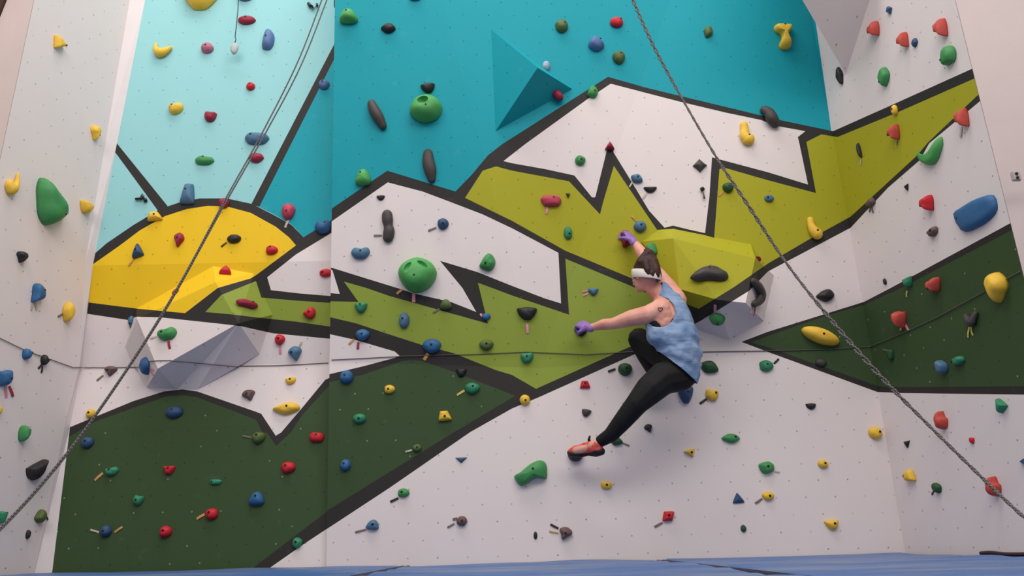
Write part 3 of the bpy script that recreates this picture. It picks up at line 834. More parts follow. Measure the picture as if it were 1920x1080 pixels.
H(199,996,23,23,'T','oval','dark blue hold with tapes on both sides low on the dark green hill',bolt=(-.1,-.1),tape=[(186,998,170,993,'w',3),(215,998,230,988,'o',3.5)])
H(481,935,30,27,'B','dome','blue domed hold low on the dark green hill',bolt=(0,.3))
H(558,1018,20,21,'E','i1','small green hold on the black stripe near the mat',bolt=(-.1,.1))
# ---- teal wall, left half
H(654,31,35,30,'J','dome','green domed hold at the top left of the teal wall',bolt=(-.1,.35),dr=.7)
H(728,53,28,20,'K','lens','black-brown hold at the top of the teal wall right of the green dome',bolt=None)
H(779,-7,26,18,'S','oval','grey hold mostly above the view on the teal wall',bolt=None)
H(802,165,27,20,'K','bowl','black-brown hold directly above the big green hold with a hollow',rot=6,bolt=None)
H(799,204,61,55,'J','oval','big bright green hold with a round hollow on the teal wall',bolt=(.1,-.12),dr=.6,pits=[(-.12,.30,.36,.27,0)])
H(707,215,36,57,'D','slug','long slanting dark grey hold on the teal wall',bolt=None)
H(805,311,26,64,'D','slugv','long upright dark grey hold low on the teal wall',bolt=None)
H(681,333,30,32,'J','dome','green domed hold above the left white mountain on the teal wall',bolt=(-.2,.4))
H(1053,49,24,27,'O','egg','olive hold high on the teal wall, upper of two olive ones',bolt=(.4,.2))
H(1160,108,24,27,'O','egg','olive hold high on the teal wall, lower of two olive ones',bolt=(.2,.3))
H(1156,42,25,21,'R','box','bright red hold high on the teal wall',rot=-8,bolt=(.6,.4))
H(1118,82,30,30,'V','pod','blue slanting hold between the two olive ones on the teal wall',rot=-75,bolt=(.5,.3))
H(1024,124,15,20,'L','oval','small pale grey hold on the upper edge of the teal pyramid volume',rot=30,bolt=None)
H(1046,178,21,20,'M','i1','maroon knob below the teal pyramid volume',bolt=(.2,-.1),dr=.8)
H(1111,172,21,25,'G','pod','green hold on the black outline near the summit of the right mountain',rot=25,bolt=(.3,0))
H(1328,60,17,23,'O','leaf','small dark olive hold on the teal wall right of the right rope',rot=-25,bolt=None)
H(1444,219,38,42,'D','bigh','big black horn-shaped hold on the right ridge of the white mountain',bolt=None)
H(1468,69,35,51,'Y','tee','yellow T-shaped hold at the upper right of the teal wall',bolt=(0,.75),power=.45,dr=.6,peak=(0,.1))
# ---- right white mountain and lime slope
H(1401,250,28,45,'Y','peg','yellow peg-shaped hold on the right of the white mountain',bolt=(.3,-.4))
H(1143,274,18,16,'M','tri','small maroon star-like hold at the tip of the black zigzag',bolt=None,dr=.8)
H(1088,301,20,20,'G','i1','small green hold on the left of the right white mountain',bolt=(.1,0))
H(1033,377,39,22,'Q','flat','long pink-red hold with a tape strip on the lime slope',rot=6,bolt=(.2,.3),tape=[(1026,388,1024,402,'p',4)])
H(1065,367,8,9,'K','tridn','tiny black chip beside the long pink-red hold',bolt=None)
H(1194,335,22,18,'S','leaf','small slate blue hold on the black zigzag with pale tape',rot=60,bolt=(0,.1),tape=[(1186,341,1180,351,'w',3)])
H(1219,356,25,12,'K','half','flat black half-round hold on the white mountain with pale tape',bolt=None,tape=[(1213,361,1205,373,'w',3)])
H(1312,311,27,26,'D','diam','dark grey pyramid-shaped diamond hold on the white mountain',bolt=None,dr=.35,power=1)
H(1365,352,21,20,'F','egg','dark green hold beside the right rope on the lime slope',bolt=(0,.1),tape=[(1356,359,1347,368,'o',3)])
H(1442,372,18,14,'S','oval','small blue hold on the lime slope right of the rope',rot=-20,bolt=(-.4,.1))
H(1200,425,24,22,'S','oval','slate blue round hold just above the climber\'s raised hand',rot=20,bolt=(.05,.1),tape=[(1193,415,1184,405,'o',3.5)])
H(1065,437,16,25,'E','oval','small emerald upright hold on the lime slope left of the raised hand',bolt=(.2,-.2))
H(1174,448,21,33,'M','pod','maroon hold gripped by the climber\'s raised hand',rot=60,bolt=None,dr=.7)
H(1222,468,22,26,'G','dome','green domed hold right behind the climber\'s hair',bolt=(-.5,.3),dr=.8)
H(1330,513,72,31,'D','arch','large dark grey arched hold on the lime volume',bolt=(0,.45),dr=.55)
H(1422,486,11,11,'M','tridn','tiny maroon hold at the right corner of the lime volume',rot=20,bolt=None)
H(1422,549,30,56,'D','hook','curved dark grey hook-shaped hold hanging on the right end of the lime volume',bolt=None,tape=[(1412,578,1406,588,'p',3),(1416,577,1412,592,'r',3)])
H(1528,428,30,43,'Y','peg2','yellow boot-shaped hold on the lime slope above the black line',bolt=(.2,-.45))
H(1632,379,20,18,'N','i3','brown hold on the black line under the lime slope with tape ends',rot=30,bolt=None,tape=[(1633,388,1631,398,'g',3),(1635,388,1638,399,'g',3)])
H(1345,599,30,24,'G','egg','green round hold with pink tape on the grey underside of the lime volume',rot=-15,bolt=(0,-.1),tape=[(1341,587,1341,571,'p',5)])
H(1112,547,20,14,'S','bowl','small dark slate hold with pink tapes on the leaf green slope above the outstretched arm',bolt=None,tape=[(1103,545,1091,547,'p',2.5),(1103,550,1093,555,'p',2.5)])
# ---- left white mountain
H(714,371,16,10,'K','bowl','tiny black hold near the summit of the left white mountain',bolt=None)
H(728,424,24,62,'D','bone','long upright dark grey hold with a tape strip on the left white mountain',bolt=None,tape=[(716,442,701,442,'g',3.5)])
H(831,420,21,22,'T','egg','dark blue hold with a tape strip on the right of the left white mountain',rot=-15,bolt=(.1,-.1),tape=[(818,427,803,433,'g',3.5)])
H(676,475,36,23,'S','bean','slate blue oval hold on the left white mountain near the panel edge',bolt=(.1,.2))
H(914,492,30,34,'G','pod','green oval hold above the black wedge on the left white mountain',rot=15,bolt=(-.2,-.1))
H(783,516,73,68,'J','egg','biggest green hold, a ball with two hollows, on the left white mountain',bolt=(-.05,-.2),dr=.6,pits=[(-.44,.30,.15,.32,-25),(.38,.45,.32,.15,-35)],tape=[(754,543,744,551,'o',4.5),(776,549,776,567,'p',6)])
# ---- leaf green slope
H(677,577,24,20,'E','bowl','emerald hold on the left end of the leaf green slope',bolt=(0,.3))
H(758,601,20,31,'S','oval','slate blue upright oval hold on the leaf green slope',rot=-10,bolt=(-.2,.2))
H(680,628,27,22,'B','egg','blue hold on the black band with an orange and a red tape',bolt=(0,.1),tape=[(664,636,654,646,'o',3.5),(672,642,671,655,'r',4.5)])
H(810,649,35,28,'B','egg','larger blue hold on the edge of the black band with an orange tape',bolt=(0,.1),tape=[(803,663,795,675,'o',6)])
H(836,571,23,20,'O','dome','dark olive hold on the black zigzag under the biggest green hold',bolt=None,tape=[(824,579,812,587,'g',3)])
H(912,594,16,14,'B','i1','small blue hold at the tip of the white spike with pale pink tape',bolt=None,tape=[(901,588,904,594,'p',4)])
H(912,647,27,21,'O','egg','grey-olive oval hold on the leaf green slope above the cord',bolt=(.05,.2))
H(988,588,38,25,'K','bowl','black half-round hold on the leaf green slope with pink tape below',bolt=(.1,.1),tape=[(988,607,989,625,'p',5)])
H(988,671,24,20,'E','i2','emerald hold on the cord at the lower leaf green slope',rot=-12,bolt=(0,.2))
# ---- dark green hill, centre part
H(650,707,26,26,'B','oval','blue round hold at the top left edge of the central dark green hill',bolt=(-.1,.1))
H(731,730,20,17,'Y','i4','small yellow hold near the top of the central dark green hill',bolt=(-.1,-.1))
H(674,785,25,19,'E','box','emerald hold on the central dark green hill left of two yellow ones',bolt=(0,-.1))
H(886,728,28,22,'E','egg','emerald hold with pale green tape under the thick black band',rot=-10,bolt=(.1,.2),tape=[(871,732,857,741,'y',4)])
H(835,780,25,20,'Y','trap','yellow hold on the right slope of the central dark green hill',rot=8,bolt=(.1,-.2))
H(865,699,20,16,'K','half','black hold on the thick black band under the leaf green slope',bolt=None)
H(648,872,21,22,'B','oval','blue round hold low on the central dark green hill',bolt=(-.2,.2))
H(782,840,18,15,'O','oval','small dark olive hold with white tape near the diagonal black line',bolt=(.1,.1),tape=[(773,844,760,847,'w',3)])
H(984,750,20,20,'Y','oval','yellow round hold on the diagonal black line below the leaf green tip',bolt=(.1,-.2))
# ---- lower white wall
H(865,863,22,11,'T','tridn','flat dark navy triangle pointing down beside the diagonal line',bolt=None,dr=.4,power=1)
H(757,924,22,17,'G','i4','green hold with dark tape on the lower white wall near the diagonal line',bolt=(-.2,.1),tape=[(747,934,732,941,'k',4)])
H(698,984,25,20,'S','dome','slate blue domed hold with dark tape low on the white wall',rot=-8,bolt=(.1,.1),tape=[(686,993,666,998,'g',3)])
H(866,977,20,19,'N','oval','brown-grey round hold with two tape ends low on the white wall',bolt=(.1,0),tape=[(857,972,849,974,'g',4),(852,982,839,989,'g',3)])
H(995,887,62,48,'G','shoe','large green shoe-shaped hold below the climber\'s foot',bolt=(.15,.25),dr=.45)
H(1061,1000,24,24,'N','tear','brown-grey hold with two tape strips low on the white wall',rot=-25,bolt=(0,0),tape=[(1047,991,1032,983,'k',3.5),(1047,1000,1030,996,'o',2.5)])
H(1004,1004,7,15,'K','oval','tiny black pill-shaped hold low on the white wall',rot=0,bolt=None)
H(1137,910,21,15,'Y','flat','small tan-yellow hold below the climbing shoe on the white wall',bolt=(0,0))
H(1253,968,22,19,'R','rhomb','dark red slanted square hold with dark tape low on the white wall',bolt=(0,.2),tape=[(1242,980,1227,988,'g',3.5)])
H(1292,849,20,16,'Y','tri','small yellow pointed hold right of the climbing shoe',rot=80,bolt=(.3,-.1))
H(1097,721,19,15,'R','trap','small red hold below the black line left of the bent knee',bolt=(0,.2))
H(1172,693,27,25,'F','egg','dark green round hold with black tape beside the climber\'s thighs',bolt=(.1,0),tape=[(1154,692,1140,697,'k',4)])
H(1100,774,18,15,'D','bowl','small dark grey hold above the climbing shoe',rot=-15,bolt=None)
H(1215,803,15,16,'K','tear','small black hold right of the climber\'s calf',rot=20,bolt=None)
H(1156,827,24,17,'F','leaf','dark green hold just behind the climber\'s ankle',rot=75,bolt=None,tape=[(1168,831,1180,836,'g',2.5)])
H(1079,853,29,25,'K','oval','black round foothold under the toe of the climbing shoe',bolt=None,dr=.7,power=.6)
H(1089,622,25,16,'K','bowl','dark hold gripped by the outstretched lower hand',bolt=None,dr=.7)
H(1285,740,30,34,'T','bowl','navy hold below the hem of the climber\'s tank top',bolt=(.1,0))
H(1330,688,35,24,'F','leaf','dark green flat hold right of the climber\'s hip',rot=62,bolt=None)
H(1335,741,25,22,'Y','i3','mustard yellow hold with dark tape right of the climber',bolt=(.4,.2),tape=[(1325,748,1312,757,'k',4)])
H(1437,686,27,22,'E','i4','emerald hold with dark tape at the left tip of the right dark green patch',bolt=(0,.1),tape=[(1451,682,1460,673,'k',3.5)])
H(1370,822,35,18,'G','lens','green pointed hold on the right of the lower white wall',bolt=(.4,.2))
H(1437,877,30,24,'G','lens','green slanting hold with pale tape on the right of the lower white wall',rot=-25,bolt=(0,.1),tape=[(1452,884,1462,885,'w',2.5)])
H(1385,934,22,20,'T','tri','flat navy triangle pointing up on the lower white wall',rot=4,bolt=None,dr=.35,power=1)
H(1440,930,23,17,'Y','egg','yellow hold with brown tape beside the navy upright triangle',bolt=(.1,0),tape=[(1429,935,1416,944,'g',3.5)])
H(1394,991,11,14,'F','oval','tiny dark green-black hold near the mat right of centre',bolt=None)
H(1543,870,20,16,'Y','box','small yellow square hold below the right dark green patch',bolt=(.2,.1))
H(1558,984,27,19,'Y','half','yellow half-round hold close to the mat on the right',rot=6,bolt=(.2,.1))
H(1641,812,27,23,'Y','box','yellow square hold at the right corner of the white wall',rot=8,bolt=(.4,.1))
H(1520,762,20,12,'K','bowl','small black hold under the right dark green patch',bolt=None)
H(1547,554,35,24,'K','pod','black oval hold beside the right rope above the dark green patch',bolt=None)
H(1538,630,72,37,'Y','long','very long yellow oval hold on the dark green patch beside the rope',rot=-20,bolt=(0,.05),dr=.55)
H(1539,680,22,15,'D','oval','dark grey hold on the lower black edge of the right dark green patch',bolt=None)
# ---- right white side panel
H(1667,19,12,15,'T','diam','tiny dark blue hold at the very top of the right side panel',bolt=None)
H(1637,53,25,28,'C','heart','coral hold nearest the white pointed volume at the top right',bolt=(-.7,.1),dr=.7)
H(1692,74,25,29,'C','heart','coral hold in the middle of three at the top right',bolt=(-.7,.1),dr=.7)
H(1763,51,30,34,'C','heart','larger coral hold rightmost of three at the top right',bolt=(-.7,.1),dr=.7)
H(1715,80,13,18,'T','leaf','small dark blue hold touching the middle coral one at the top right',rot=-25,bolt=None)
H(1778,104,31,38,'G','pod','green hold at the right edge of the right panel above the black line',rot=30,bolt=(-.5,-.1))
H(1657,144,24,37,'G','leaf','slim green slanting hold below the three coral ones',rot=-18,bolt=(-.3,-.3))
H(1574,142,15,33,'K','leaf','black leaf-shaped hold at the tip of the white pointed volume',bolt=None)
H(1677,206,14,19,'Y','oval','small yellow hold on the black line at the upper right',bolt=(0,.2))
H(1675,247,25,29,'C','heart','coral hold on the lime strip of the right panel with yellow tape',bolt=(-.5,0),dr=.7,tape=[(1682,261,1681,276,'y',3)])
H(1803,220,30,35,'C','heart','coral hold on the lower black line at the panel edge with pale tape',bolt=(-.7,0),dr=.7,tape=[(1804,237,1802,258,'w',3.5)])
H(1611,282,12,28,'K','oval','slim black upright hold on the lime strip with pale tape',bolt=None,tape=[(1615,296,1615,310,'w',2.5)])
H(1743,283,52,54,'J','cup','green cup-shaped hold on the lower black line of the right panel',bolt=None,dr=.28,power=.55,peak=(.05,-.25))
H(1699,351,9,13,'K','tridn','tiny black hold on the right panel below the green cup-shaped hold',bolt=None)
H(1737,380,29,30,'R','heart','red hold on the white part of the right panel beside the big blue hold',bolt=(-.6,0),dr=.7)
H(1748,434,23,20,'N','i2','brown-grey hold on the right panel under the red one',bolt=(.3,.3))
H(1829,400,84,70,'B','bigbr','very large smooth blue hold on the right side panel',bolt=(-.75,.3),dr=.20,power=.42,peak=(.1,0))
H(1659,528,8,12,'K','oval','tiny black hold above the dark green patch on the right panel',bolt=None)
H(1701,528,20,21,'E','half','emerald hold on the black top edge of the dark green patch',bolt=None)
H(1749,533,30,28,'C','heart','coral round hold at the top of the dark green patch',bolt=(-.5,-.2),dr=.7,tape=[(1701,545,1701,557,'y',3)])
H(1868,539,47,58,'Y','tear','big yellow drop-shaped hold at the right edge of the dark green patch',rot=-22,bolt=(-.4,-.1),dr=.6)
H(1685,599,30,32,'C','heart','coral hold with a tangle of tape on the dark green patch',rot=-15,bolt=(-.6,.1),dr=.7,tape=[(1697,606,1705,620,'p',4.5),(1690,614,1690,620,'y',4)])
H(1820,598,29,30,'D','yform','grey Y-shaped hold with yellow tape on the dark green patch',bolt=None,tape=[(1818,613,1816,633,'y',3),(1821,613,1825,629,'y',3)])
H(1669,665,15,20,'F','i3','dark green hold hardly showing on the dark green patch, with pale tape above',bolt=None,tape=[(1656,655,1673,659,'g',3)])
H(1765,688,27,26,'S','pod','slate blue hold low on the dark green patch',rot=-70,bolt=(-.5,-.2),dr=.7)
H(1797,676,26,17,'E','box','emerald block hold right beside the slate blue one',bolt=(-.6,-.1),dr=.7)
H(1764,788,28,35,'C','bean','coral curved hold beside the right rope on the lower right panel',rot=-50,bolt=None,dr=.7)
H(1878,761,25,28,'E','tri','emerald faceted hold under the dark green patch at the right',rot=25,bolt=(-.5,.1))
H(1822,826,11,12,'R','i3','tiny red hold on the lower right panel',bolt=None)
H(1700,833,12,14,'K','tridn','tiny black triangle beside the right corner line',bolt=None,dr=.4,power=1)
H(1706,891,25,22,'Y','tear','bright yellow hold on the lower right panel',rot=50,bolt=(-.6,.1))
H(1756,915,20,20,'F','pod','dark green hold with a tape end on the lower right panel',rot=-60,bolt=None,tape=[(1751,921,1748,928,'k',2.5)])
H(1862,912,32,38,'C','bean','coral curved hold on which the right rope lies, near the right edge',rot=-50,bolt=None,dr=.7)
H(1919,865,16,14,'T','tridn','dark blue triangular hold cut by the right edge of the view',rot=25,bolt=None)
# ------------------------------------------------------------------ ropes, cord, small hardware
def mat_rope():
    nt = NT('grey_braided_rope')
    uv = nt.n('ShaderNodeUVMap'); uv.uv_map = 'along'
    sp = nt.n('ShaderNodeSeparateXYZ'); nt.l(uv.outputs[0], sp.inputs[0])
    a = nt.math('FRACT', nt.math('ADD', nt.math('MULTIPLY', sp.outputs[0], 2), nt.math('MULTIPLY', sp.outputs[1], 55)))
    b = nt.math('FRACT', nt.math('SUBTRACT', nt.math('MULTIPLY', sp.outputs[0], 2), nt.math('MULTIPLY', sp.outputs[1], 55)))
    f = nt.math('MULTIPLY', nt.math('GREATER_THAN', a, .55), nt.math('GREATER_THAN', b, .35))
    nt.l(nt.mix(f, srgb(68,63,62), srgb(128,122,118)), nt.b.inputs['Base Color'])
    nt.b.inputs['Roughness'].default_value = .8
    return nt.m
M_ROPE = mat_rope()
M_CORD = mat_plain('dark_cord', srgb(98,88,84), .7, .2, 60)
def rope(label, pts, half, name='climbing_rope', twist=0, rad=.0046):
    """pts (px, py, y); half = list of (py, half gap in metres) between its two strands"""
    P3 = [aty(*p) for p in pts]
    fine = [Vector(q) for q in catmull([tuple(p) for p in P3], 30, False)]
    c = sum(fine, Vector()) / len(fine)
    root = empty(name, fine[-1])
    def gap(p):
        y = proj(p).y
        for (y0, g0), (y1, g1) in zip(half, half[1:]):
            if y0 <= y <= y1: return g0 + (g1 - g0) * (y - y0) / (y1 - y0)
        return half[0][1] if y < half[0][0] else half[-1][1]
    for sg in (-1, 1):
        q = []; L = 0
        for i, p in enumerate(fine):
            if i: L += (p - fine[i-1]).length
            t = (fine[min(i+1, len(fine)-1)] - fine[max(i-1, 0)]).normalized()
            s = t.cross(Vector((0,1,0))).normalized(); v = s.cross(t)
            g = gap(p)
            if twist:
                a = L * math.tau / twist; g = max(g, rad * .55)
                q.append(p + (s * math.cos(a) + v * math.sin(a) * .6) * sg * g - root.location)
            else: q.append(p + s * sg * g + v * sg * (.0030 if g < .006 else .002) - root.location)
        obj('strand', tube(q, rad, 8, uv=True), M_ROPE, root, True)
    return tag(root, label, 'rope', 'climbing ropes')
rope('long grey top rope slanting down the left side across the yellow sun',
     [(700,-260,-.85),(648,-110,-.85),(608,0,-.85),(561,120,-.95),(497,245,-1.05),(421,380,-1.2),(330,546,-1.35),(240,690,-1.5),(126,850,-1.72),(0,992,-2.0),(-120,1082,-2.35)],
     [(-300,.018),(0,.017),(150,.014),(320,.006),(480,.0015),(560,.002),(600,.002),(700,.0012),(1100,.002)])
rope('long grey top rope slanting down the right side past the climber to the right edge',
     [(1080,-260,-.9),(1138,-110,-.9),(1186,0,-.95),(1226,88,-1.05),(1283,192,-1.15),(1345,298,-1.25),(1402,384,-1.35),(1475,494,-1.45),(1550,590,-1.6),(1640,694,-1.8),(1740,796,-1.98),(1850,904,-2.2),(1925,974,-2.4),(2005,1036,-2.6)],
     [(-300,.009),(0,.009),(110,.008),(190,.003),(260,.0025),(330,.006),(400,.007),(490,.003),(540,.003),(590,.007),(690,.009),(750,.005),(790,.0025),(1100,.0025)], twist=.14, rad=.0052)

# thin cord stretched along the walls
def on_surf(px, py, off=.006):
    h = hitpx(px, py); return (h[0] + h[1] * off) if h else None
def cord_pts(pp):
    out = []
    for (x0, y0), (x1, y1) in zip(pp, pp[1:]):
        n = max(2, int(abs(x1 - x0) / 5))
        for k in range(n): out.append(on_surf(x0 + (x1-x0)*k/n, y0 + (y1-y0)*k/n))
    out.append(on_surf(*pp[-1])); return [p for p in out if p is not None]
cr = empty('cord', on_surf(960, 663))
for pp in ([(-60,610),(0,635),(50,659),(88,672),(135,689),(200,690),(258,689),(284,677),(320,676),(370,680),(440,687),(520,686),(560,684),(616,681)],
           [(622,675),(760,668),(900,664),(985,660),(1100,665),(1180,660),(1240,662),(1320,660),(1440,658),(1560,655),(1632,650),(1700,622),(1760,594),(1830,556),(1914,509)]):
    cp = cord_pts(pp)
    obj('length', tube([p - cr.location for p in cp], .0029, 6), M_CORD, cr, True)
tag(cr, 'thin dark cord stretched across the whole wall at the climber\'s hip height', 'cord')

# cord with a pale tag hanging at the top left
hc = empty('pull_cord', aty(440, 96, -.06))
y0 = -.06
cp = [aty(452,-260,y0), aty(450,-120,y0), aty(447,0,y0), aty(444,40,y0), aty(441,68,y0), aty(442,76,y0), aty(433,95,y0)]
cp = [Vector(q) for q in catmull([tuple(p) for p in cp], 5, False)]
obj('cord_line', tube([p - hc.location for p in cp], .0042, 6), mat_plain('dark_teal_cord', srgb(52,74,80), .6), hc, True)
bm = dome(SHAPE['egg'], (0,0), .6)
for v in bm.verts: v.co = Vector((v.co.x * .033, -v.co.z * .025, v.co.y * .055)) + aty(440, 92, y0 + .012) - hc.location
bmesh.ops.recalc_face_normals(bm, faces=bm.faces)
obj('weight', bm, mat_plain('pale_plastic', srgb(176,184,182), .5), hc, True)
tag(hc, 'thin dark pull cord with pale weight hanging on the light blue panel', 'cord')

# bolt hangers left on the wall
M_STEEL = mat_plain('blackened_steel', srgb(34,34,36), .4, .2, 40)
M_STEEL2 = mat_plain('worn_steel', srgb(96,112,114), .4, .2, 40)
def hanger(label, px, py, pieces, link):
    h, n = hitpx(px, py)
    root = empty('bolt_hanger', h)
    for i, (x0, y0, x1, y1, r) in enumerate(pieces):
        a = atplane(x0, y0, h + n * .012, n); b = atplane(x1, y1, h + n * .022, n)
        a -= root.location; b -= root.location
        m = (a + b) / 2
        obj('eye' if i else 'plate', tube([a, a.lerp(b, .12), m, a.lerp(b, .88), b], [r * .8, r, r * .85, r, r * .8], 10), M_STEEL, root, True)
    pts = [atplane(x, y, h + n * .014, n) - root.location for x, y in link]
    obj('link', tube(pts, .0045, 8), M_STEEL2, root, True)
    b2 = bmesh.new(); bmesh.ops.create_cone(b2, cap_ends=True, segments=6, radius1=.011, radius2=.011, depth=.02)
    bmesh.ops.transform(b2, verts=b2.verts, matrix=Matrix.Translation(n * .01) @ Vector((0,0,1)).rotation_difference(n).to_matrix().to_4x4())
    obj('bolt', b2, M_STEEL, root)
    return tag(root, label, 'bolt hanger', 'bolt hangers')
hanger('black bolt hanger beside the left rope at the top of the light blue panel', 586, 14, [(578,6,583,12,.015),(594,7,595,11,.010)], [(581,10),(586,18),(589,16),(594,10)])
hanger('black bolt hanger under the left sun ray on the light blue panel', 268, 371, [(254,373,266,372,.011),(272,374,273,377,.015)], [(262,372),(267,363),(269,366),(272,375)])
hanger('black knob with a stem on the white mountain left of the black vertical line', 1317, 355, [(1316,353,1318,356,.017),(1320,368,1321,372,.007)], [(1317,356),(1319,363),(1321,371)])
# small socket on the plain wall at the right
h = aty(1902, 333, E0.y + .0)
bm = bmesh.new(); bmesh.ops.create_cube(bm, size=1)
bmesh.ops.scale(bm, vec=(.05,.02,.055), verts=bm.verts); bmesh.ops.bevel(bm, geom=bm.edges[:], offset=.006, segments=2, affect='EDGES')
so = empty('wall_socket', h - Vector((0,.012,0)))
obj('plate', bm, mat_plain('grey_socket', srgb(176,166,166), .5), so)
for dz in (-.012,.012):
    b2 = bmesh.new(); bmesh.ops.create_cone(b2, cap_ends=True, segments=12, radius1=.008, radius2=.008, depth=.006)
    bmesh.ops.transform(b2, verts=b2.verts, matrix=Matrix.Translation((0,-.012,dz)) @ Matrix.Rotation(math.pi/2, 4, 'X'))
    obj('hole', b2, M_BOLT, so)
tag(so, 'small grey socket on the plain wall at the right edge', 'socket')

# dark flap where the mat meets the wall at the lower right
fp = [aty(x, y, 0) for x, y in ((1878,1033),(1890,1037),(1910,1038),(1935,1039))]
hh = [KB + WD * t for t in (.72,.80,.92,1.06)]
fp = [Vector((p.x - .012, p.y, .010 + .004 * math.sin(i * 2))) for i, p in enumerate(hh)]
fp = [Vector(q) for q in catmull([tuple(p) for p in fp], 6, False)]
fl = tube(fp, .011, 8)
tag(obj('edge_flap', fl, mat_plain('dark_red_brown_flap', srgb(58,42,50), .6), None, True), 'dark brown rolled flap along the mat edge in the lower right corner', 'mat flap')
# ------------------------------------------------------------------ the climber
def organic(chains=(), blobs=(), voxel=.006, smooth=5, step=.35):
    """one continuous surface grown around chains of (point, radius) and ellipsoids (centre, radii, 3x3)"""
    bm = bmesh.new()
    def ball(c, radii, R=None, sub=3):
        k = bmesh.ops.create_icosphere(bm, subdivisions=sub, radius=1)['verts']
        S = Matrix.Diagonal(Vector(radii)).to_3x3()
        M = (R @ S) if R else S
        for v in k: v.co = M @ v.co + c
    for ch in chains:
        for (a, ra), (b, rb) in zip(ch, ch[1:]):
            L = (b - a).length; n = max(1, int(L / (min(ra, rb) * step)))
            for i in range(n + 1):
                t = i / n; r = ra + (rb - ra) * t
                ball(a.lerp(b, t), (r, r, r), None, 2)
    for c, rad, R in blobs: ball(c, rad, R)
    me = bpy.data.meshes.new('tmp'); bm.to_mesh(me); bm.free()
    o = bpy.data.objects.new('tmp', me); COL.objects.link(o)
    m = o.modifiers.new('r', 'REMESH'); m.mode = 'VOXEL'; m.voxel_size = voxel
    s = o.modifiers.new('s', 'SMOOTH'); s.factor = .5; s.iterations = smooth
    bpy.context.view_layer.update()
    ev = o.evaluated_get(bpy.context.evaluated_depsgraph_get())
    out = bpy.data.meshes.new_from_object(ev)
    bpy.data.objects.remove(o); bpy.data.meshes.remove(me)
    r = bmesh.new(); r.from_mesh(out); bpy.data.meshes.remove(out)
    return r
Q = aty
PR = Q(1250, 700, -.36)
person = empty('person', PR)
tag(person, 'climber in blue tank top, black leggings, white headband, reaching left across the wall', 'person')
def part(name, bm, m, parent=person, smooth=True, origin=PR):
    bmesh.ops.translate(bm, verts=bm.verts, vec=-origin)
    return obj(name, bm, m, parent, smooth)

def mat_skin():
    nt = NT('skin')
    f = ramp(nt, nt.noise(9, 3), .35, .7)
    nt.l(nt.mix(f, srgb(226,166,146), srgb(208,138,124)), nt.b.inputs['Base Color'])
    nt.b.inputs['Roughness'].default_value = .5
    nt.b.inputs['Subsurface Weight'].default_value = .12; nt.b.inputs['Subsurface Radius'].default_value = (.02,.008,.005)
    return nt.m
def mat_tank():
    nt = NT('faded_blue_jersey')
    f = ramp(nt, nt.noise(7, 5, .65), .38, .68)
    c = nt.mix(f, srgb(102,131,170), srgb(140,161,190))
    nt.l(c, nt.b.inputs['Base Color']); nt.b.inputs['Roughness'].default_value = .85
    tc = nt.n('ShaderNodeTexCoord'); mp = nt.n('ShaderNodeMapping'); mp.inputs['Rotation'].default_value = (0, .7, 0); mp.inputs['Scale'].default_value = (6, 6, 22)
    nt.l(tc.outputs['Object'], mp.inputs[0]); ns = nt.n('ShaderNodeTexNoise'); ns.inputs['Scale'].default_value = 1.0; ns.inputs['Detail'].default_value = 3
    nt.l(mp.outputs[0], ns.inputs['Vector']); nt.bump(ns.outputs['Fac'], .5, .02)
    return nt.m
M_SKIN, M_TANK = mat_skin(), mat_tank()
M_LEG = mat_plain('black_leggings_jersey', srgb(20,19,21), .75, .25, 20, .2, 60)
M_BRA = mat_plain('black_sports_bra', srgb(18,18,22), .8)
M_GLOVE = mat_plain('purple_rubber_glove', srgb(150,112,186), .5, .22, 40, .3, 90)
M_HAIR = mat_plain('dark_brown_hair', srgb(66,36,32), .5, .45, 40, .6, 130)
M_BAND = mat_plain('white_headband', srgb(226,218,208), .85, .08, 30, .2, 80)
M_SHOE = mat_plain('coral_shoe_leather', srgb(226,92,78), .55, .3, 30)
M_CREAM = mat_plain('cream_shoe_panel', srgb(222,190,164), .6, .1, 30)
M_SOLE = mat_plain('black_shoe_rubber', srgb(30,26,28), .6, .2, 30)
M_EYE = mat_plain('eye_white', srgb(232,228,224), .3, .02)
M_INK = mat_plain('tattoo_ink', srgb(70,44,46), .6)

# ---- joints (image position of the joint, depth in front of the wall line)
sh_l, el_l, wr_l = Q(1238,581,-.47), Q(1150,607,-.36), Q(1106,614.5,-.24)
sh_r, el_r, wr_r = Q(1250,537,-.32), Q(1216,492,-.27), Q(1187,453,-.19)
hip_r, kn_r, an_r = Q(1274,702,-.40), Q(1196,755,-.45), Q(1125,829,-.28)
hip_l, kn_l, an_l = Q(1262,682,-.33), Q(1199,636,-.20), Q(1232,712,-.15)
neck0, neck1 = Q(1243,560,-.39), Q(1217,532,-.40)
# ---- head frame
fd = Vector((-.55,.80,-.04)).normalized()
upv = (Vector((-.05,.10,1)) - fd * fd.dot(Vector((-.05,.10,1)))).normalized()
sd = fd.cross(upv).normalized()
HC = Q(1209,515,-.41)
HR = Matrix((sd, fd, upv)).transposed()
hp = lambda x, y, z: HC + HR @ Vector((x, y, z))
head_blobs = [(hp(0,-.012,.028), (.074,.094,.086), HR), (hp(0,.034,-.04), (.054,.058,.070), HR), (hp(0,.066,-.088), (.028,.022,.020), HR),
   (hp(.074,-.008,-.022), (.010,.021,.032), HR), (hp(-.074,-.008,-.022), (.010,.021,.032), HR), (hp(0,.080,.012), (.046,.014,.012), HR),
   (hp(.040,.058,-.032), (.020,.022,.020), HR), (hp(-.040,.058,-.032), (.020,.022,.020), HR), (hp(0,.086,-.066), (.022,.010,.007), HR), (hp(0,.085,-.078), (.019,.010,.007), HR)]
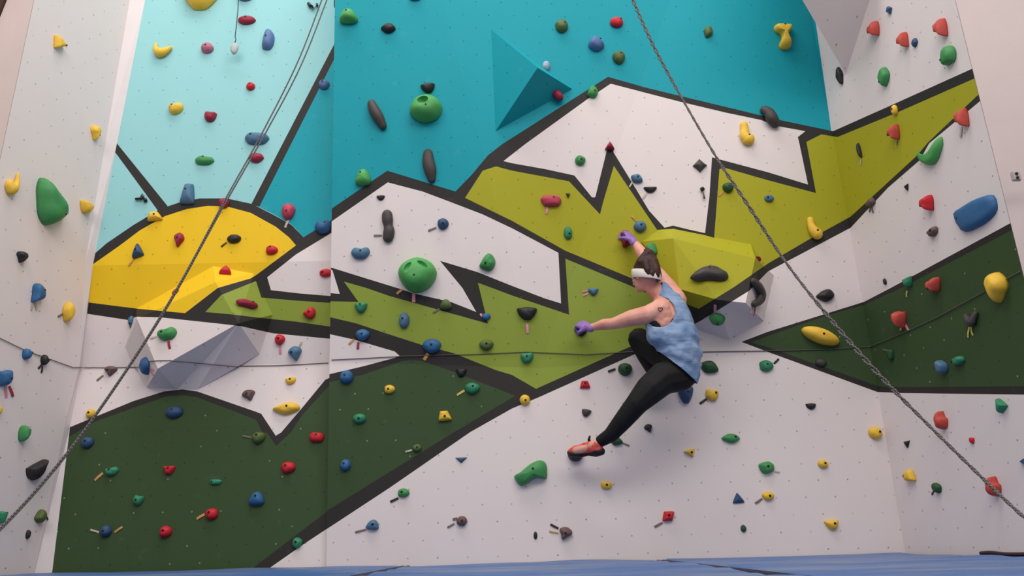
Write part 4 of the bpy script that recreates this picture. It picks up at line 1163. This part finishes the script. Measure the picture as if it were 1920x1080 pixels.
body = organic([
  [(hp(0,-.02,-.03), .062), (neck1, .056), (neck0, .062)],
  [(hp(0,.090,.006), .010), (hp(0,.108,-.034), .014)],
  [(neck0, .062), (Q(1250,574,-.40), .10), (Q(1260,600,-.41), .118), (Q(1270,640,-.42), .116), (Q(1276,668,-.41), .104), (Q(1276,695,-.39), .106)],
  [(neck0, .05), (sh_l, .070)], [(neck0, .055), (sh_r, .066)], [(sh_r, .066), (Q(1264,564,-.37), .088)], [(sh_l, .078), (Q(1242,592,-.45), .090), (Q(1246,606,-.44), .092)],
  [(sh_l, .074), (Q(1215,590,-.46), .066), (Q(1185,596,-.42), .058), (el_l, .041), (Q(1133,608,-.31), .040), (Q(1118,612,-.27), .030), (wr_l, .025), (Q(1101,613.5,-.225), .019)],
  [(sh_r, .064), (Q(1233,514,-.30), .054), (el_r, .047), (Q(1203,474,-.235), .045), (Q(1195,462,-.205), .032), (wr_r, .027), (Q(1185,450,-.18), .019)],
  [(hip_r, .098), (Q(1244,710,-.43), .094), (Q(1222,729,-.45), .092), (kn_r, .066), (Q(1168,789,-.39), .056), (Q(1146,814,-.33), .042), (an_r, .033), (Q(1100,840,-.23), .032), (Q(1080,845,-.19), .028)],
  [(hip_l, .088), (Q(1232,656,-.27), .082), (kn_l, .070), (Q(1212,668,-.17), .056), (an_l, .036), (Q(1244,726,-.13), .030)],
 ], head_blobs, .0065, 4)
b_tree = BVHTree.FromBMesh(body)
part('body', body, M_SKIN)
for sx in (-1, 1):
    e2 = bmesh.new(); bmesh.ops.create_icosphere(e2, subdivisions=2, radius=.012)
    bmesh.ops.translate(e2, verts=e2.verts, vec=hp(.030 * sx, .078, -.004)); part('eye', e2, M_EYE)

# ---- hair gathered up under a headband
hair = organic([[(hp(0,-.05,.10), .042), (hp(.005,-.055,.138), .036), (hp(.01,-.035,.165), .026)], [(hp(.03,-.085,.03), .030), (hp(.036,-.100,-.035), .018), (hp(.034,-.102,-.062), .010)],
  [(hp(-.028,-.086,.03), .030), (hp(-.034,-.102,-.035), .020), (hp(-.03,-.104,-.066), .010)], [(hp(0,-.085,.06), .042), (hp(0,-.112,.0), .028), (hp(.0,-.118,-.035), .020), (hp(.002,-.108,-.07), .011)], [(hp(-.05,-.07,.05), .036), (hp(-.056,-.086,-.005), .024), (hp(-.05,-.086,-.045), .014)], [(hp(.05,-.03,.07), .04), (hp(.03,-.06,.12), .03)], [(hp(-.05,-.03,.07), .04), (hp(-.03,-.06,.12), .03)]],
  [(hp(0,-.022,.042), (.081,.097,.085), HR), (hp(0,-.06,.055), (.066,.060,.072), HR)], .0055, 3)
geo = bmesh.ops.bisect_plane(hair, geom=hair.verts[:] + hair.edges[:] + hair.faces[:], plane_co=hp(0,.060,.062), plane_no=HR @ Vector((0,.86,-.5)), clear_outer=True)
part('hair', hair, M_HAIR)
# headband: a closed ribbon round the head
def band():
    bm = bmesh.new(); n = 48; rows = []
    for j, (dz, dr) in enumerate(((-.032,0), (-.027,.004), (0,.006), (.027,.004), (.032,0), (.025,-.006), (-.025,-.006))):
        ring = []
        for k in range(n):
            a = k * math.tau / n
            y = math.sin(a); tilt = .036 * y - .012
            ring.append(bm.verts.new(hp((.0835 + dr) * math.cos(a), (.104 + dr) * y - .014, .004 + tilt + dz)))
        rows.append(ring)
    for r0, r1 in zip(rows, rows[1:] + rows[:1]):
        for k in range(n): bm.faces.new((r0[k], r0[(k+1) % n], r1[(k+1) % n], r1[k]))
    bmesh.ops.recalc_face_normals(bm, faces=bm.faces)
    return bm
part('headband', band(), M_BAND)

# ---- leggings
leg = organic([
  [(Q(1270,668,-.41), .113), (Q(1276,690,-.39), .126), (hip_r, .116), (Q(1244,709,-.43), .110), (Q(1222,728,-.45), .101), (kn_r, .076), (Q(1168,789,-.39), .064), (Q(1146,815,-.33), .051), (Q(1128,826,-.285), .042)],
  [(Q(1274,688,-.37), .12), (hip_l, .112), (Q(1232,656,-.27), .100), (kn_l, .082), (Q(1212,668,-.17), .064), (Q(1230,706,-.15), .044)],
 ], (), .0065, 8, .16)
def cut(bm, co, no):
    bmesh.ops.bisect_plane(bm, geom=bm.verts[:] + bm.edges[:] + bm.faces[:], plane_co=co, plane_no=no, clear_outer=True)
# ankle hem
foot_dir = (Q(1090,842,-.2) - an_r).normalized()
shin = (an_r - Q(1168,789,-.39)).normalized()
def cut_local(bm, co, no, centre, rad):
    g = [f for f in bm.faces if (f.calc_center_median() - centre).length < rad]
    vs = {v for f in g for v in f.verts}; es = {e for f in g for e in f.edges}
    bmesh.ops.bisect_plane(bm, geom=list(vs) + list(es) + g, plane_co=co, plane_no=no, clear_outer=True)
cut_local(leg, Q(1123,830,-.275), shin, Q(1122,832,-.27), .10)
part('leggings', leg, M_LEG)

# ---- black sports bra just showing in the arm opening
def swept_torso(pts, voxel=.0065, smooth=4): return organic([pts], (), voxel, smooth)
bra = organic([[(Q(1261,617,-.41), .126), (Q(1265,634,-.41), .125)], [(Q(1236,612,-.43), .084), (Q(1244,624,-.43), .09)]], (), .0065, 4)
part('sports_bra', bra, M_BRA)

# ---- tank top: loose shell, opened at the hem, arms and neck
tank = organic([
  [(Q(1255,570,-.40), .098), (Q(1257,592,-.40), .138), (Q(1261,610,-.41), .150), (Q(1268,636,-.42), .160), (Q(1274,662,-.42), .152), (Q(1276,686,-.41), .140), (Q(1274,712,-.40), .122), (Q(1272,735,-.40), .110)],
  [(Q(1246,546,-.405), .050), (Q(1252,566,-.42), .078)], [(Q(1243,540,-.39), .046), (Q(1250,550,-.40), .054)],
  [(Q(1230,604,-.43), .075), (Q(1240,626,-.44), .10)],
 ], (), .0065, 5)
# soft folds
tdir = (Q(1300,660,-.4) - Q(1240,640,-.4)).normalized(); wdir = Vector((.45,0,.9)).normalized()
tank.normal_update()
for v in tank.verts:
    f = noise.noise(Vector((v.co.dot(tdir) * 5, v.co.y * 4, v.co.dot(wdir) * 22))) * .010 + noise.noise(v.co * 16) * .004
    low = min(1, max(0, (Q(1260,600,-.4).z - v.co.z) / .2))
    v.co += v.normal * f * (.25 + low)
e0, e1 = Q(1239,664,-.42), Q(1302,715,-.42)
ed = (e1 - e0).normalized(); vd = (ray(1270,690).normalized() + Vector((0,0,-.16))).normalized()
hn = ed.cross(vd).normalized()
if hn.z > 0: hn = -hn
cut(tank, e0, hn)
def carve(bm, centre, rad, R=None):
    """open a rounded hole: pull the rim onto the ellipsoid, then drop what is inside"""
    R = R or Matrix.Identity(3); inv = R.inverted()
    dead = []
    for v in bm.verts:
        q = inv @ (v.co - centre); d = math.sqrt(sum((a / b) ** 2 for a, b in zip(q, rad)))
        if d < .93: dead.append(v)
        elif d < 1.07: v.co = centre + (v.co - centre) * (1.0 / d)
    bmesh.ops.delete(bm, geom=dead, context='VERTS')
carve(tank, Q(1236,581,-.53), (.108, .15, .118))
carve(tank, Q(1284,536,-.38), (.070, .18, .115), Matrix.Rotation(math.radians(-32), 3, 'Y'))
carve(tank, Q(1222,530,-.42), (.072, .18, .075))
# cloth thickness
geom = tank.faces[:]
tm = part('tank_top', tank, M_TANK)
sm = tm.modifiers.new('cloth', 'SOLIDIFY'); sm.thickness = .004; sm.offset = -1

# ---- gloves with bent fingers
def glove(wrist, knuck, back, thumb_side, hold_dir, spread=1.0, curl=(.75,1.15,.85)):
    """wrist to knuckles along x; back = direction the back of the hand faces"""
    x = (knuck - wrist).normalized(); z = (back - x * back.dot(x)).normalized(); y = z.cross(x)
    if y.dot(thumb_side) < 0: y = -y
    L = (knuck - wrist).length
    ch = [[(wrist - x * .018, .029), (wrist + x * .012, .030)]]
    fl = (.072, .080, .075, .058); fr = (.0098, .0100, .0096, .0086)
    for i, yy in enumerate((.030, .010, -.010, -.029)):
        b = wrist + x * (L - abs(yy) * .18) + y * yy
        ch.append([(wrist + x * .02 + y * yy * .7, .016), (b, .0135)])
        seg = [f * fl[i] for f in (.45, .32, .27)]; ang = 0; p = b; c = [(b, .0125)]
        for s, cu in zip(seg, curl):
            ang += cu * (1 + .06 * (i - 1))
            d = x * math.cos(ang) - z * math.sin(ang) + y * (yy * 1.2 * spread)
            p = p + d.normalized() * s; c.append((p, fr[i]))
        ch.append(c)
    t0 = wrist + x * .028 + y * .026 - z * .006
    t1 = t0 + (x * .55 + y * .75 - z * .35).normalized() * .036
    t2 = t1 + (x * .75 + y * .15 - z * .7).normalized() * .030
    t3 = t2 + (x * .6 - y * .15 - z * .8).normalized() * .022
    ch.append([(wrist + x * .012 + y * .012, .020), (t0, .0165), (t1, .0125), (t2, .0110), (t3, .0095)])
    return organic(ch, [(wrist + x * L * .55, (L * .62, .042, .021), Matrix((x, y, z)).transposed())], .0034, 3, .4)
part('glove', glove(wr_l + Vector((-.006,0,0)), Q(1087,607,-.165), Vector((-.35,-.55,.8)), Vector((0,-.3,-1)), None), M_GLOVE)
part('glove', glove(wr_r, Q(1176,437,-.135), Vector((.55,-.75,.25)), Vector((-.4,-.3,-.8)), None), M_GLOVE)

# ---- climbing shoes
def shoe(heel, ball, toe, ankle, upd, tabs=True):
    x = (toe - heel).normalized(); z = (upd - x * upd.dot(x)).normalized(); y = z.cross(x); L = (toe - heel).length
    F = Matrix((x, y, z)).transposed()
    root = empty('climbing_shoe', heel - PR); root.parent = person
    at = lambda a, b, c: heel + x * (a * L) + y * b + z * c
    up = organic([[(at(.06,0,.012), .034), (at(.30,0,.020), .038), (at(.55,0,.010), .037), (at(.80,0,.002), .034), (at(.97,0,-.004), .019)], [(at(.14,0,.03), .036), (ankle.lerp(at(.16,0,.03), .5), .036)], [(at(.30,0,.03), .036), (at(.55,0,.016), .034)]], (), .0045, 4)
    o = part('upper', up, M_SHOE, root, True, heel)
    sole = organic([[(at(-.02,0,-.006), .026), (at(.15,0,-.016), .026), (at(.40,0,-.012), .022), (at(.62,0,-.018), .028), (at(.85,0,-.022), .028), (at(1.0,0,-.014), .020)]], [(at(.80,0,-.02), (.062,.042,.021), F), (at(.08,0,-.004), (.05,.036,.030), F)], .0045, 4)
    part('sole', sole, M_SOLE, root, True, heel)
    pn = organic([[(at(.22,-.012,.022), .031), (at(.62,-.010,.002), .0325), (at(.90,-.006,-.002), .026)]], (), .0045, 3)
    part('side_panel', pn, M_CREAM, root, True, heel)
    if tabs:
        part('pull_tab', tube([at(.33,0,.05), at(.33,0,.075), at(.29,0,.098)], [.011,.010,.006], 8), M_SOLE, root, True, heel)
        part('strap', organic([[(at(.44,-.030,.018), .010), (at(.47,-.012,.046), .009), (at(.47,.012,.046), .009), (at(.44,.03,.02), .010)]], (), .0035, 2), M_SOLE, root, True, heel)
    return root
shoe(Q(1126,845,-.27), Q(1085,846,-.19), Q(1068,845,-.145), an_r, Vector((-.25,-.15,1)))
shoe(Q(1246,722,-.15), Q(1228,730,-.11), Q(1214,733,-.10), an_l, Vector((.1,.2,1)), False)

# ---- small heart tattoo on the shoulder
tp = []
for k in range(25):
    a = k * math.tau / 24
    hx, hy = 16 * math.sin(a) ** 3, 13 * math.cos(a) - 5 * math.cos(2*a) - 2 * math.cos(3*a) - math.cos(4*a)
    d = ray(1238 + hx * .26, 580 - hy * .26).normalized()
    h = b_tree.ray_cast(CAM, d)
    if h[0] is not None: tp.append(h[0] - d * .0005)
if len(tp) > 10: part('tattoo', tube(tp, .0026, 6), M_INK)
